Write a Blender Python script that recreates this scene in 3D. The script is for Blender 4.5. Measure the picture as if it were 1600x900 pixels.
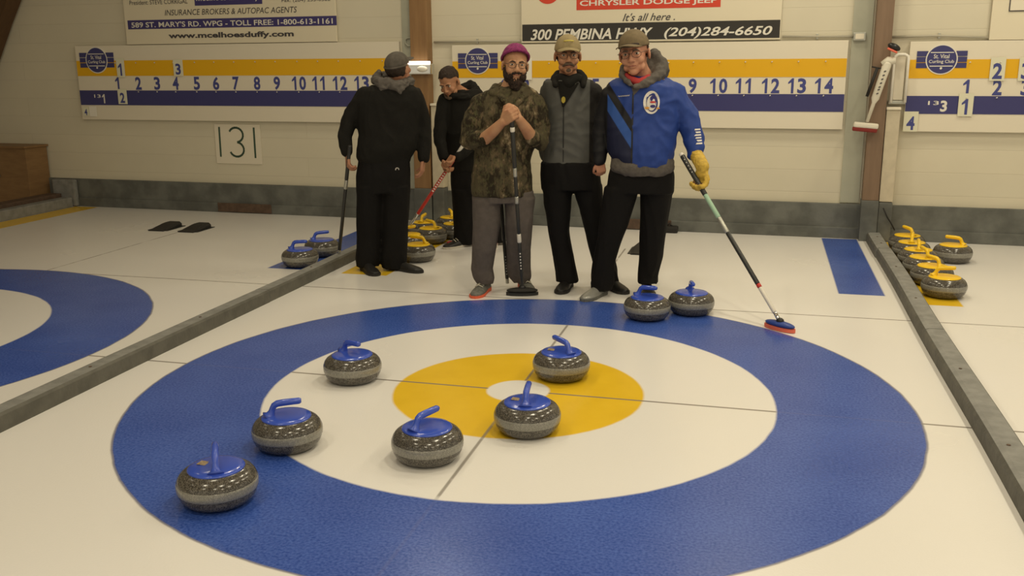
import bpy, bmesh, math, random
import numpy as np
from mathutils import Vector, Matrix, Euler, noise
from mathutils.bvhtree import BVHTree

for o in list(bpy.data.objects): bpy.data.objects.remove(o)
SC = bpy.context.scene
COL = SC.collection
PI = math.pi
random.seed(4)

# ------------------------------------------------------------------ camera
F_PX, CAMP = 1474.4, Vector((1.0867, -4.2133, 1.5512))
YAW, PITCH, ROLL = 0.2584, 0.2340, -0.0071
def cam_axes():
    cy, sy, cp, sp = math.cos(YAW), math.sin(YAW), math.cos(PITCH), math.sin(PITCH)
    f = Vector((-sy*cp, cy*cp, -sp)); r = Vector((cy, sy, 0)); u = r.cross(f)
    cr, sr = math.cos(ROLL), math.sin(ROLL)
    return r*cr + u*sr, -r*sr + u*cr, f
CR, CU, CF = cam_axes()
cd = bpy.data.cameras.new('camera'); cam = bpy.data.objects.new('camera', cd); COL.objects.link(cam)
cd.sensor_width = 36; cd.lens = F_PX/1600*36; cd.clip_start = .05; cd.clip_end = 100
m = Matrix((CR, CU, -CF)).transposed().to_4x4(); m.translation = CAMP
cam.matrix_world = m; SC.camera = cam

# ------------------------------------------------------------------ world, exposure, lamps
SC.view_settings.view_transform = 'Standard'; SC.view_settings.look = 'None'
SC.view_settings.gamma = 1; SC.view_settings.use_curve_mapping = False
SC.view_settings.exposure = 0.0
w = bpy.data.worlds.new('world'); SC.world = w; w.use_nodes = True
w.node_tree.nodes['Background'].inputs[0].default_value = (1.0, .885, .66, 1)
w.node_tree.nodes['Background'].inputs[1].default_value = .62
LAMP_COL = (1.0, .893, .66)
def area(name, loc, sx, sy, power):
    l = bpy.data.lights.new(name, 'AREA'); l.shape = 'RECTANGLE'; l.size = sx; l.size_y = sy
    l.energy = power; l.color = LAMP_COL
    o = bpy.data.objects.new(name, l); o.location = loc; COL.objects.link(o); return o
# rows of square ceiling lamps over the sheets
for lx, p in ((-4.4, 4), (-1.7, 23), (1.0, 33), (3.4, 35.5)):
    for ly in (-5.4, -3.0, -.6, 1.6, 3.5):
        area('ceiling_lamp', (lx, ly, 3.9), .28, .45, p * (.84 if ly < -2 else .80))

# ------------------------------------------------------------------ pixel helpers: a ray through the photo meets a real plane
def ray(px, py):
    return (CR*((px-800)/F_PX) - CU*((py-450)/F_PX) + CF)
def ground(px, py, z=0.0):
    d = ray(px, py); return CAMP + d*((z-CAMP.z)/d.z)
WTH = math.atan(-0.0316); WN = Vector((0.0316, 1, 0)).normalized(); WT = Vector((math.cos(WTH), math.sin(WTH), 0))
WO = Vector((0, 4.715, 0))
def wl(s, z, off=0.0):            # point on the back wall: s along it, z up, off out of it
    return WO + WT*s - WN*off + Vector((0, 0, z))
def wpx(px, py, off=0.0):         # photo point -> (s, z) on the wall
    d = ray(px, py); o = WO - WN*off; t = (o-CAMP).dot(WN)/d.dot(WN); p = CAMP + d*t
    return (p-WO).dot(WT), p.z

# ------------------------------------------------------------------ materials
def lin(c):
    c = [x/255 for x in c]; return tuple(x/12.92 if x <= .04045 else ((x+.055)/1.055)**2.4 for x in c)
def mat(name, col, rough=.6, spec=.4, metal=0, noise_amt=0, noise_scale=20, bump=0, bump_scale=60, col2=None, emit=None, coat=0):
    m = bpy.data.materials.new(name); m.use_nodes = True; nt = m.node_tree; N = nt.nodes; L = nt.links
    b = N['Principled BSDF']; b.inputs['Base Color'].default_value = (*col, 1); b.inputs['Roughness'].default_value = rough
    b.inputs['Specular IOR Level'].default_value = spec; b.inputs['Metallic'].default_value = metal
    b.inputs['Coat Weight'].default_value = coat
    if emit: b.inputs['Emission Color'].default_value = (*col, 1); b.inputs['Emission Strength'].default_value = emit
    if noise_amt or col2:
        tc = N.new('ShaderNodeTexCoord'); n = N.new('ShaderNodeTexNoise'); n.inputs['Scale'].default_value = noise_scale
        n.inputs['Detail'].default_value = 5; L.new(tc.outputs['Object'], n.inputs['Vector'])
        r = N.new('ShaderNodeValToRGB'); c2 = col2 or tuple(max(0, c*(1-noise_amt)) for c in col)
        r.color_ramp.elements[0].position = .38; r.color_ramp.elements[1].position = .62
        r.color_ramp.elements[0].color = (*c2, 1); r.color_ramp.elements[1].color = (*col, 1)
        L.new(n.outputs['Fac'], r.inputs['Fac']); L.new(r.outputs['Color'], b.inputs['Base Color'])
    if bump:
        tc = N.new('ShaderNodeTexCoord'); n = N.new('ShaderNodeTexNoise'); n.inputs['Scale'].default_value = bump_scale
        L.new(tc.outputs['Object'], n.inputs['Vector']); bp = N.new('ShaderNodeBump'); bp.inputs['Strength'].default_value = bump
        bp.inputs['Distance'].default_value = .01; L.new(n.outputs['Fac'], bp.inputs['Height']); L.new(bp.outputs['Normal'], b.inputs['Normal'])
    return m

class G:
    """tiny helper for writing shader maths"""
    def __init__(s, m): s.nt = m.node_tree; s.N = s.nt.nodes; s.L = s.nt.links
    def v(s, sock, x):
        if isinstance(x, (int, float)): sock.default_value = x
        elif isinstance(x, tuple): sock.default_value = (*x, 1)[:len(sock.default_value)] if len(x) == 3 and len(sock.default_value) == 4 else x
        else: s.L.new(x, sock)
    def m(s, op, a, b=0.0, clamp=False):
        n = s.N.new('ShaderNodeMath'); n.operation = op; n.use_clamp = clamp; s.v(n.inputs[0], a); s.v(n.inputs[1], b); return n.outputs[0]
    def step(s, x, edge, soft):   # 0 below edge, 1 above
        n = s.N.new('ShaderNodeMapRange'); n.clamp = True; s.v(n.inputs[0], x); n.inputs[1].default_value = edge-soft; n.inputs[2].default_value = edge+soft
        return n.outputs[0]
    def band(s, x, a, b, soft): return s.m('MULTIPLY', s.step(x, a, soft), s.m('SUBTRACT', 1.0, s.step(x, b, soft)))
    def mix(s, f, a, b):
        n = s.N.new('ShaderNodeMix'); n.data_type = 'RGBA'; s.v(n.inputs[0], f); s.v(n.inputs[6], a); s.v(n.inputs[7], b); return n.outputs[2]
    def noise(s, vec, scale, detail=3, rough=.5):
        n = s.N.new('ShaderNodeTexNoise'); n.inputs['Scale'].default_value = scale; n.inputs['Detail'].default_value = detail; n.inputs['Roughness'].default_value = rough
        s.L.new(vec, n.inputs['Vector']); return n.outputs['Fac']
    def xyz(s):
        tc = s.N.new('ShaderNodeTexCoord'); sp = s.N.new('ShaderNodeSeparateXYZ'); s.L.new(tc.outputs['Object'], sp.inputs[0])
        return tc.outputs['Object'], sp.outputs[0], sp.outputs[1], sp.outputs[2]

ICE = (.79, .775, .755); BLUE = (.045, .098, .36); YEL = (.86, .52, .022); LINE = (.21, .185, .16)
def ice_material():
    m = bpy.data.materials.new('curling_ice'); m.use_nodes = True; g = G(m); b = g.N['Principled BSDF']
    P, x, y, z = g.xyz()
    big = g.noise(P, .9, 4); fine = g.noise(P, 90, 2); mid = g.noise(P, 6, 4)
    ice = g.mix(g.m('MULTIPLY', g.step(big, .5, .3), .55), ICE, (.735, .71, .65))
    # worn grain of the painted rings
    grain = g.m('ADD', g.m('MULTIPLY', fine, .7), g.m('MULTIPLY', g.noise(P, 2.2, 3), .3))
    blue = g.mix(g.step(grain, .5, .14), (.022, .062, .31), (.064, .13, .46))
    yel = g.mix(g.step(mid, .5, .3), (.73, .46, .018), (.80, .52, .026))
    col = ice
    # storage patches beside the dividers
    def rect(x0, x1, y0, y1):
        return g.m('MULTIPLY', g.band(x, x0, x1, .006), g.band(y, y0, y1, .006))
    for (x0, x1, y0, y1, c) in ((1.645, 1.945, 2.42, 4.58, 'b'), (-2.62, -2.28, 2.3, 4.6, 'b'), (2.14, 2.40, 2.23, 4.5, 'y'),
                                (-1.97, -1.60, 2.25, 4.58, 'y'), (-6.43, -6.13, 1.2, 4.83, 'y'), (5.9, 6.2, 2.4, 4.5, 'b')):
        col = g.mix(rect(x0, x1, y0, y1), col, blue if c == 'b' else yel)
    # three houses share the same rings: fold x about each sheet's own centre
    left = g.m('LESS_THAN', x, -2.11); right = g.m('GREATER_THAN', x, 2.11)
    xs = g.m('ADD', x, g.m('SUBTRACT', g.m('MULTIPLY', left, 4.27), g.m('MULTIPLY', right, 4.75)))
    wob = g.m('MULTIPLY', g.m('SUBTRACT', mid, .5), .012)
    r = g.m('ADD', g.m('SQRT', g.m('ADD', g.m('MULTIPLY', xs, xs), g.m('MULTIPLY', y, y))), wob)
    col = g.mix(g.band(r, 1.213, 1.829, .006), col, blue)
    col = g.mix(g.m('MULTIPLY', g.band(r, 1.824, 1.834, .004), .55), col, (.10, .09, .10))
    y4 = g.band(r, .152, .607, .007); col = g.mix(y4, col, yel)
    # lines frozen into the ice, hidden under the button and faint under the blue
    inring = g.band(r, 1.213, 1.829, .006); free = g.m('MULTIPLY', g.step(r, .152, .004), g.m('SUBTRACT', 1.0, g.m('MULTIPLY', inring, .90)))
    tee = g.band(y, -.0075, .0075, .0025)
    cen = g.m('MULTIPLY', g.band(xs, -.007, .007, .003), g.m('SUBTRACT', 1.0, g.step(y, 3.7, .01)))
    cen = g.m('MULTIPLY', cen, g.m('MULTIPLY', g.step(mid, .38, .1), .85))
    bk = g.band(y, 1.784, 1.798, .003)
    ln = g.m('MULTIPLY', g.m('MAXIMUM', g.m('MAXIMUM', tee, cen), bk), free)
    col = g.mix(g.m('MULTIPLY', ln, .92), col, LINE)
    g.L.new(col, b.inputs['Base Color'])
    b.inputs['Specular IOR Level'].default_value = .38
    rr = g.m('ADD', .17, g.m('MULTIPLY', big, .16)); g.L.new(rr, b.inputs['Roughness'])
    bp = g.N.new('ShaderNodeBump'); bp.inputs['Strength'].default_value = .12; bp.inputs['Distance'].default_value = .004
    g.L.new(g.noise(P, 120, 2), bp.inputs['Height']); g.L.new(bp.outputs[0], b.inputs['Normal'])
    return m
def wall_material():
    m = bpy.data.materials.new('painted_block'); m.use_nodes = True; g = G(m); b = g.N['Principled BSDF']
    P, x, y, z = g.xyz()
    cb = g.N.new('ShaderNodeCombineXYZ'); g.L.new(x, cb.inputs[0]); g.L.new(z, cb.inputs[1])
    br = g.N.new('ShaderNodeTexBrick'); g.L.new(cb.outputs[0], br.inputs['Vector']); br.inputs['Scale'].default_value = 1
    br.inputs['Brick Width'].default_value = 7.0; br.inputs['Row Height'].default_value = .2; br.inputs['Mortar Size'].default_value = .006
    br.inputs['Mortar Smooth'].default_value = .6
    br.inputs['Color1'].default_value = (.66, .61, .475, 1); br.inputs['Color2'].default_value = (.635, .59, .465, 1); br.inputs['Mortar'].default_value = (.605, .555, .435, 1)
    n = g.noise(P, 3, 5); col = g.mix(g.m('MULTIPLY', g.step(n, .55, .15), .35), br.outputs['Color'], (.60, .555, .43))
    g.L.new(col, b.inputs['Base Color']); b.inputs['Roughness'].default_value = .55; b.inputs['Specular IOR Level'].default_value = .3
    bp = g.N.new('ShaderNodeBump'); bp.inputs['Strength'].default_value = .2; bp.inputs['Distance'].default_value = .005
    g.L.new(g.m('SUBTRACT', 1.0, br.outputs['Fac']), bp.inputs['Height']); g.L.new(bp.outputs[0], b.inputs['Normal'])
    return m
def wood_material(name, c1, c2, scale=(8, 8, .8)):
    m = bpy.data.materials.new(name); m.use_nodes = True; g = G(m); b = g.N['Principled BSDF']
    P, x, y, z = g.xyz(); mp = g.N.new('ShaderNodeMapping'); mp.inputs['Scale'].default_value = scale; g.L.new(P, mp.inputs['Vector'])
    n = g.noise(mp.outputs[0], 3, 6, .6); g.L.new(g.mix(g.step(n, .5, .2), c1, c2), b.inputs['Base Color'])
    b.inputs['Roughness'].default_value = .55; return m
def granite_material(name, a, c):
    m = bpy.data.materials.new(name); m.use_nodes = True; g = G(m); b = g.N['Principled BSDF']
    P, x, y, z = g.xyz(); n = g.noise(P, 260, 2); n2 = g.noise(P, 90, 3)
    col = g.mix(g.step(n, .56, .08), a, c); col = g.mix(g.m('MULTIPLY', g.step(n2, .58, .06), .45), col, c)
    g.L.new(col, b.inputs['Base Color']); b.inputs['Roughness'].default_value = .17; b.inputs['Specular IOR Level'].default_value = .55; return m

M = dict(
    ice=ice_material(), wall=wall_material(),
    kick=mat('kickboard_grey', (.155, .16, .145), .7, noise_amt=.35, noise_scale=5, bump=.3, bump_scale=25),
    rust=mat('rust_brown', (.12, .075, .05), .7, noise_amt=.3, noise_scale=18),
    pil=mat('grey_green_paint', (.42, .42, .335), .6, noise_amt=.08, noise_scale=6),
    creampost=mat('cream_post_paint', (.60, .53, .39), .55, noise_amt=.15, noise_scale=9),
    wood=wood_material('brown_post_wood', (.215, .115, .045), (.285, .16, .065)),
    woodr=wood_material('dark_post_wood', (.18, .115, .07), (.23, .15, .095)),
    beam=wood_material('dark_beam_wood', (.075, .035, .012), (.10, .05, .018)),
    ply=wood_material('plywood_brown', (.20, .11, .045), (.26, .15, .06), (2, 2, 9)),
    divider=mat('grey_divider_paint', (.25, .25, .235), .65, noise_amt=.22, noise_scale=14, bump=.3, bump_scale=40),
    divside=mat('dark_divider_side', (.125, .12, .10), .7, noise_amt=.25, noise_scale=10, bump=.3, bump_scale=40),  # side faces, darker and browner than the divider top
    board=mat('score_board_white', (.74, .68, .55), .4), sign=mat('sign_cream', (.72, .655, .50), .45),
    yellow=mat('board_yellow', (.76, .42, .006), .4), navy=mat('board_navy', (.045, .045, .16), .4),
    digit=mat('digit_blue', (.055, .065, .24), .4), white=mat('white_lettering', (.75, .72, .64), .5),
    red=mat('sign_red', (.62, .055, .025), .45), black=mat('sign_black', (.03, .027, .024), .5),
    ink=mat('dark_ink', (.06, .055, .06), .5), green=mat('dark_green_ink', (.05, .09, .06), .6), navyink=mat('navy_ink', (.05, .04, .16), .5),
    card=mat('number_card', (.70, .68, .52), .45), cardw=mat('white_card', (.82, .79, .70), .45),
    steel=mat('galvanised_steel', (.45, .45, .40), .35, metal=.7), chrome=mat('chrome', (.7, .7, .68), .12, metal=1),
    tube=mat('lamp_tube_glow', (1, .93, .78), .4, emit=4.0), conduit=mat('conduit_paint', (.42, .39, .31), .5),
    granite=granite_material('polished_granite', (.042, .038, .032), (.17, .155, .13)),
    band=granite_material('pale_striking_band', (.20, .195, .17), (.31, .30, .26)),
    bluep=mat('blue_plastic', (.035, .085, .50), .22, spec=.6, coat=.3), yelp=mat('yellow_plastic', (.88, .56, .008), .3, spec=.5),
    stickr=mat('worn_sticker', (.42, .33, .20), .6, col2=(.22, .15, .09), noise_scale=120), chromebolt=mat('bolt_metal', (.6, .6, .6), .25, metal=1),
    rubber=mat('black_rubber', (.02, .018, .016), .7), blackpl=mat('black_plastic', (.015, .015, .015), .35),
    wbroom=mat('white_broom_plastic', (.70, .66, .55), .4), redpad=mat('dark_red_pad', (.20, .02, .015), .7),
    pink=mat('pink_pad', (.75, .16, .10), .7), bluepad=mat('blue_brush_plate', (.025, .06, .28), .35),
    redshaft=mat('red_shaft', (.52, .03, .02), .3, coat=.3), mint=mat('mint_shaft', (.32, .50, .36), .35), shaftw=mat('white_shaft', (.72, .68, .60), .3),
    darkshaft=mat('dark_shaft', (.03, .03, .028), .3), glove=mat('yellow_leather', (.60, .40, .06), .7, noise_amt=.25, noise_scale=30, bump=.4, bump_scale=70),
)

# ------------------------------------------------------------------ mesh helpers
def numeral(b, txt, xc, z0, z1, y, cw=None):
    h = z1-z0; cw = cw or h*.56; pitch = cw*1.16; n = len(txt); th = h*.165
    for i, ch in enumerate(txt):
        cx = xc+(i-(n-1)/2)*pitch
        if ch == '1':
            xr = cx+cw*.22; pts = [(xr-th, z0), (xr, z0), (xr, z1), (xr-th*.75, z1), (xr-th-cw*.36, z1-h*.26), (xr-th-cw*.36, z1-h*.39), (xr-th, z1-h*.27)]
            b.face([(px, y, pz) for px, pz in pts])
        else: b.text(ch, cx-cw/2, cx+cw/2, z0, z1, y, off=.032)
class MB:
    def __init__(s): s.bm = bmesh.new(); s.mi = 0
    def _new(s, geom):
        for f in geom: f.material_index = s.mi
    def face(s, pts):
        f = s.bm.faces.new([s.bm.verts.new(p) for p in pts]); f.material_index = s.mi; return f
    def box(s, c, d, R=None, bevel=0.0):
        r = bmesh.ops.create_cube(s.bm, size=1); vs = r['verts']
        for v in vs: v.co = Vector((v.co.x*d[0], v.co.y*d[1], v.co.z*d[2]))
        if bevel:
            es = list({e for v in vs for e in v.link_edges})
            rb = bmesh.ops.bevel(s.bm, geom=es, offset=bevel, segments=2, affect='EDGES', profile=.6)
            vs = list({v for f in rb['faces'] for v in f.verts} | {v for v in vs if v.is_valid})
        M4 = Matrix.Translation(c) @ (R.to_4x4() if R else Matrix.Identity(4))
        for v in vs: v.co = M4 @ v.co
        s._new({f for v in vs for f in v.link_faces}); return s
    def ball(s, c, r, R=None, sub=3, uv=None):
        q = bmesh.ops.create_icosphere(s.bm, subdivisions=sub, radius=1) if not uv else bmesh.ops.create_uvsphere(s.bm, u_segments=uv[0], v_segments=uv[1], radius=1)
        if isinstance(r, (int, float)): r = (r, r, r)
        for v in q['verts']:
            p = Vector((v.co.x*r[0], v.co.y*r[1], v.co.z*r[2])); v.co = Vector(c) + (R @ p if R else p)
        s._new({f for v in q['verts'] for f in v.link_faces}); return s
    def ringloft(s, rings, caps=True):
        rs = [[s.bm.verts.new(p) for p in r] for r in rings]; n = len(rs[0]); fs = []
        for a, b in zip(rs, rs[1:]):
            for i in range(n): fs.append(s.bm.faces.new((a[i], a[(i+1) % n], b[(i+1) % n], b[i])))
        if caps: fs.append(s.bm.faces.new(rs[0][::-1])); fs.append(s.bm.faces.new(rs[-1]))
        s._new(fs); return s
    def tube(s, pts, rad, n=12, flat=1.0, up=None, caps=True):
        pts = [Vector(p) for p in pts]; rads = rad if isinstance(rad, (list, tuple)) else [rad]*len(pts)
        rings = []; prev = None
        for i, p in enumerate(pts):
            t = (pts[min(i+1, len(pts)-1)] - pts[max(i-1, 0)]).normalized()
            a = (Vector(up) if up else (prev if prev else (Vector((0, 0, 1)) if abs(t.z) < .9 else Vector((1, 0, 0)))))
            a = (a - t*a.dot(t)).normalized(); b = t.cross(a); prev = a
            rings.append([p + (a*math.cos(2*PI*k/n)*flat + b*math.sin(2*PI*k/n))*rads[i] for k in range(n)])
        return s.ringloft(rings, caps)
    def lathe(s, prof, n=48, c=(0, 0, 0)):
        c = Vector(c); rings = [[c + Vector((r*math.cos(2*PI*k/n), r*math.sin(2*PI*k/n), z)) for k in range(n)] for r, z in prof]
        return s.ringloft(rings)
    def limb(s, pts, rads):   # capsule chain, for remeshing into one skin
        pts = [Vector(p) for p in pts]
        for p, r in zip(pts, rads): s.ball(p, r, sub=2)
        for (a, b, ra, rb) in zip(pts, pts[1:], rads, rads[1:]):
            if (b-a).length > 1e-4: s.tube([a, b], [ra, rb], n=14)
        return s
    def text(s, txt, x0, x1, z0, z1, y=0.0, off=0.0, shear=0.0, th=0.0008):
        cu = bpy.data.curves.new('t', 'FONT'); cu.body = txt; cu.offset = off; cu.shear = shear; cu.resolution_u = 3
        ob = bpy.data.objects.new('t', cu); COL.objects.link(ob)
        me = bpy.data.meshes.new_from_object(ob.evaluated_get(bpy.context.evaluated_depsgraph_get()))
        co = np.array([v.co[:] for v in me.vertices]); mn, mx = co.min(0), co.max(0)
        vs = [s.bm.verts.new((x0+(c[0]-mn[0])/(mx[0]-mn[0])*(x1-x0), y, z0+(c[1]-mn[1])/(mx[1]-mn[1])*(z1-z0))) for c in co]
        for p in me.polygons:
            try: f = s.bm.faces.new([vs[i] for i in p.vertices]); f.material_index = s.mi
            except ValueError: pass
        bpy.data.objects.remove(ob); bpy.data.curves.remove(cu); bpy.data.meshes.remove(me); return s
    def build(s, name, mats, parent=None, smooth=True, loc=None, rot=None, fix=True, auto=None):
        if fix: bmesh.ops.recalc_face_normals(s.bm, faces=s.bm.faces)
        me = bpy.data.meshes.new(name); s.bm.to_mesh(me); s.bm.free()
        for mm in (mats if isinstance(mats, (list, tuple)) else [mats]): me.materials.append(mm)
        if smooth:
            for p in me.polygons: p.use_smooth = True
            if auto is not None: me.set_sharp_from_angle(angle=math.radians(auto))
        o = bpy.data.objects.new(name, me); COL.objects.link(o)
        if parent: o.parent = parent
        if loc: o.location = loc
        if rot: o.rotation_euler = rot
        return o
def tag(o, label=None, cat=None, group=None, kind=None):
    if label: o['label'] = label
    if cat: o['category'] = cat
    if group: o['group'] = group
    if kind: o['kind'] = kind
    return o
def thing(name, loc, label, cat, group=None, rz=0.0):
    o = bpy.data.objects.new(name, None); o.empty_display_size = .1; COL.objects.link(o); o.location = loc; o.rotation_euler = (0, 0, rz)
    return tag(o, label, cat, group)
def wthing(name, s, z, off, label, cat, group=None): return thing(name, wl(s, z, off), label, cat, group, WTH)

# ------------------------------------------------------------------ setting
b = MB(); b.face([(-10, -8, 0), (7, -8, 0), (7, 4.50, 0), (-10, 5.03, 0)]); tag(b.build('floor', M['ice'], smooth=False), kind='structure')
b = MB(); b.box((-1.5, .1, 2.1), (17, .2, 4.4)); o = b.build('wall_back', M['wall'], smooth=False, loc=WO, rot=(0, 0, WTH)); tag(o, kind='structure')
b = MB(); b.box((-1.5, -.02, .155), (16.9, .04, .31), bevel=.004); b.box((-1.5, -.028, .05), (16.9, .056, .10), bevel=.006)
tag(b.build('baseboard_back', M['kick'], smooth=False, loc=WO, rot=(0, 0, WTH)), kind='structure')
b = MB(); b.box((0, 0, 0), (.16, .02, 3.9)); tag(b.build('trim_1', M['pil'], smooth=False, loc=wl(1.865, 2.27, .01), rot=(0, 0, WTH)), kind='structure')
b = MB(); b.box((0, 0, 0), (.13, .02, 3.9)); tag(b.build('trim_2', M['pil'], smooth=False, loc=wl(-2.32, 2.27, .01), rot=(0, 0, WTH)), kind='structure')

b = MB(); b.box((0, 0, 2.1), (.2, 13.4, 4.2)); tag(b.build('wall_left_blocker', M['wall'], smooth=False, loc=(-9.5, -1.5, 0)), kind='structure')  # unseen wall, added to block world light and darken the left end
b = MB(); b.box((0, 0, 0), (17.2, 13.6, .12)); tag(b.build('ceiling_blocker', mat('brown_ceiling_blocker', (.30, .22, .14), .8, noise_amt=.2, noise_scale=3), smooth=False, loc=(-1.2, -1.5, 4.25)), kind='structure')  # unseen brown ceiling, added to keep world light off the upper left

# brown access plates low on the kickboard
for s0, s1, lab in ((-4.585, -3.935, 'long rust-brown plate low on the grey kickboard left of the wall posts'), (-.25, .30, 'rust-brown plate low on the grey kickboard behind the standing curlers')):
    b = MB(); b.box((0, 0, 0), (s1-s0, .012, .095), bevel=.003)
    tag(b.build('kick_plate', M['rust'], smooth=False, loc=wl((s0+s1)/2, .056, .062), rot=(0, 0, WTH)), lab, 'plate', 'kickboard plates')

# posts
def post(s, w, mt, z0, lowmat, lab):
    t = wthing('wooden_post', s, 0, .02, lab, 'post', 'wooden wall posts')
    MB().box((0, -.05, (z0+4.2)/2), (w, .14, 4.2-z0), bevel=.006).build('shaft', mt, t, smooth=False)
    MB().box((0, -.055, z0/2), (w*1.06, .15, z0), bevel=.006).build('painted_foot', lowmat, t, smooth=False)
    return t
post(-2.165, .175, M['wood'], .34, M['kick'], 'brown wooden wall post left of the standing group, grey at its foot')
post(2.03, .135, M['woodr'], .36, M['kick'], 'dark brown wooden wall post between the middle and right scoreboards')
def ppost(s, w, z0, z1, lab):
    t = wthing('box_post', s, 0, .02, lab, 'post', 'cream box posts')
    MB().box((0, -.05, (.35+z1)/2), (w, .12, z1-.35), bevel=.008).build('shaft', M['creampost'], t, smooth=False)
    MB().box((0, -.055, (z0+.345)/2), (w, .13, .345-z0), bevel=.008).build('painted_foot', M['kick'], t, smooth=False)
    MB().box((0, -.055, z1+.012), (w*1.04, .14, .024), bevel=.006).build('cap_plate', M['board'], t, smooth=False)
ppost(-2.003, .118, 0.005, 1.15, 'cream box post standing against the left wooden post')
ppost(2.1595, .112, 0.005, 1.14, 'cream box post standing against the right wooden post')

# white pipe bracket right of the right post
b = MB(); pts = [(-.052, 0, 0), (-.052, 0, .36), (-.045, 0, .385), (-.02, 0, .40), (.03, 0, .40), (.055, 0, .385), (.06, 0, .36), (.06, 0, .0)]
t = wthing('white_pipe', 2.185, 1.20, .10, 'white bent pipe on the wall beside the right wooden post', 'pipe')
b.tube(pts, .012, n=10).build('bent_tube', M['cardw'], t)
MB().box((0, .06, 0), (.14, .06, .03), bevel=.006).build('clamp', M['steel'], t, smooth=False)
MB().box((-.0, .05, .2), (.085, .015, .36), bevel=.004).build('back_plate', M['board'], t, smooth=False)

# timber arch, upper left
pa = [(-7.84, .70), (-7.66, 1.0), (-7.36, 1.5), (-7.06, 2.0), (-6.7, 2.55), (-6.2, 3.25), (-5.6, 4.1)]
b = MB(); W_ = .75
rings = []
for i, (s, z) in enumerate(pa):
    a = Vector((pa[min(i+1, len(pa)-1)][0]-pa[max(i-1, 0)][0], 0, pa[min(i+1, len(pa)-1)][1]-pa[max(i-1, 0)][1])).normalized(); n_ = Vector((-a.z, 0, a.x))
    c = Vector((s, 0, max(z, 0.0))); rings.append([c+Vector((0, -.1, 0)), c+Vector((0, .1, 0)), c+n_*W_+Vector((0, .1, 0)), c+n_*W_+Vector((0, -.1, 0))])
b.ringloft(rings); o = b.build('timber_arch', M['beam'], smooth=False, loc=wl(0, 0, .13), rot=(0, 0, WTH))
tag(o, 'dark brown leaning timber arch in the upper left corner', 'beam')

# plywood box at the left end of the wall
t = wthing('plywood_box', -7.9, 0, .02, 'brown plywood box against the wall at the far left', 'box')
MB().box((0, -.16, .335), (2.2, .32, .67), bevel=.004).build('body', M['ply'], t, smooth=False)
MB().box((0, -.17, .68), (2.24, .36, .022), bevel=.004).build('lid', M['ply'], t, smooth=False)
MB().tube([(.70, -.325, .36), (.70, -.345, .36)], .022, n=16).build('knob', M['steel'], t)

# left curb
t = thing('side_curb', (-6.50, 0, 0), 'grey curb running along the far left edge of the ice', 'curb')
MB().box((0, -1.4, .055), (.13, 12.4, .11), bevel=.012).build('rail', M['divider'], t, smooth=False)
MB().box((-.16, -1.4, .075), (.17, 12.4, .15), bevel=.012).build('kick_rail', M['rust'], t, smooth=False)
b = MB(); b.box((-.05, 4.84, .155), (.30, .06, .30), bevel=.02); b.build('corner_block', M['divider'], t, smooth=False)

# dividers
def divider(x, lab):
    t = thing('sheet_divider', (x, 0, 0), lab, 'divider', 'grey dividers between the sheets')
    y = -6.0; i = 0
    prof = [(-.058, 0), (-.058, .062), (-.048, .078), (-.030, .084), (.046, .084), (.057, .072), (.057, 0)]
    while y < 4.4:
        y1 = min(y+2.44, 4.49); j = random.uniform(-.005, .005); b = MB()
        rg = []
        for k in range(9):
            yy = y+.004+(y1-y-.008)*k/8; wv = .004*math.sin(yy*2.1+x)
            rg.append([(px+j+wv, yy, pz) for px, pz in prof])
        b.ringloft(rg)
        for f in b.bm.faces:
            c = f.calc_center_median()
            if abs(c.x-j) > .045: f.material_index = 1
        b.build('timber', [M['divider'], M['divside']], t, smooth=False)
        for q in (.3, .7):
            MB().lathe([(.008, 0), (.008, .003), (.005, .004)], 10, (0, y+(y1-y)*q, .0835)).build('screw', M['rust'], t)
        y = y1
divider(-2.115, 'grey divider rail between the left sheet and the middle sheet')
divider(2.08, 'grey divider rail between the middle sheet and the right sheet')

# hacks
def hack(px, py, lab, z=0):
    p = ground(px, py)
    t = thing('hack', (p.x, p.y, 0), lab, 'hack', 'rubber foot hacks', rz=0)
    b = MB(); rg = []
    for k in range(9):
        u = k/8; yy = -.16+.32*u; h = .012+.035*math.sin(PI*min(1, u*1.2)*.5)**2; w_ = .095*(1-.35*abs(u-.4))
        rg.append([(-w_, yy, 0), (-w_, yy, h*.6), (-w_*.7, yy, h), (w_*.7, yy, h), (w_, yy, h*.6), (w_, yy, 0)])
    b.ringloft(rg).build('foothold', M['rubber'], t, smooth=False)
    MB().box((0, .02, .003), (.22, .30, .006), bevel=.001).build('base_plate', M['blackpl'], t, smooth=False)
hack(259, 357, 'left one of two black rubber hacks on the left sheet')
hack(305, 359, 'right one of two black rubber hacks on the left sheet')
hack(1004, 393, 'black rubber hack between the legs of the blue-jacketed man')

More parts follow.
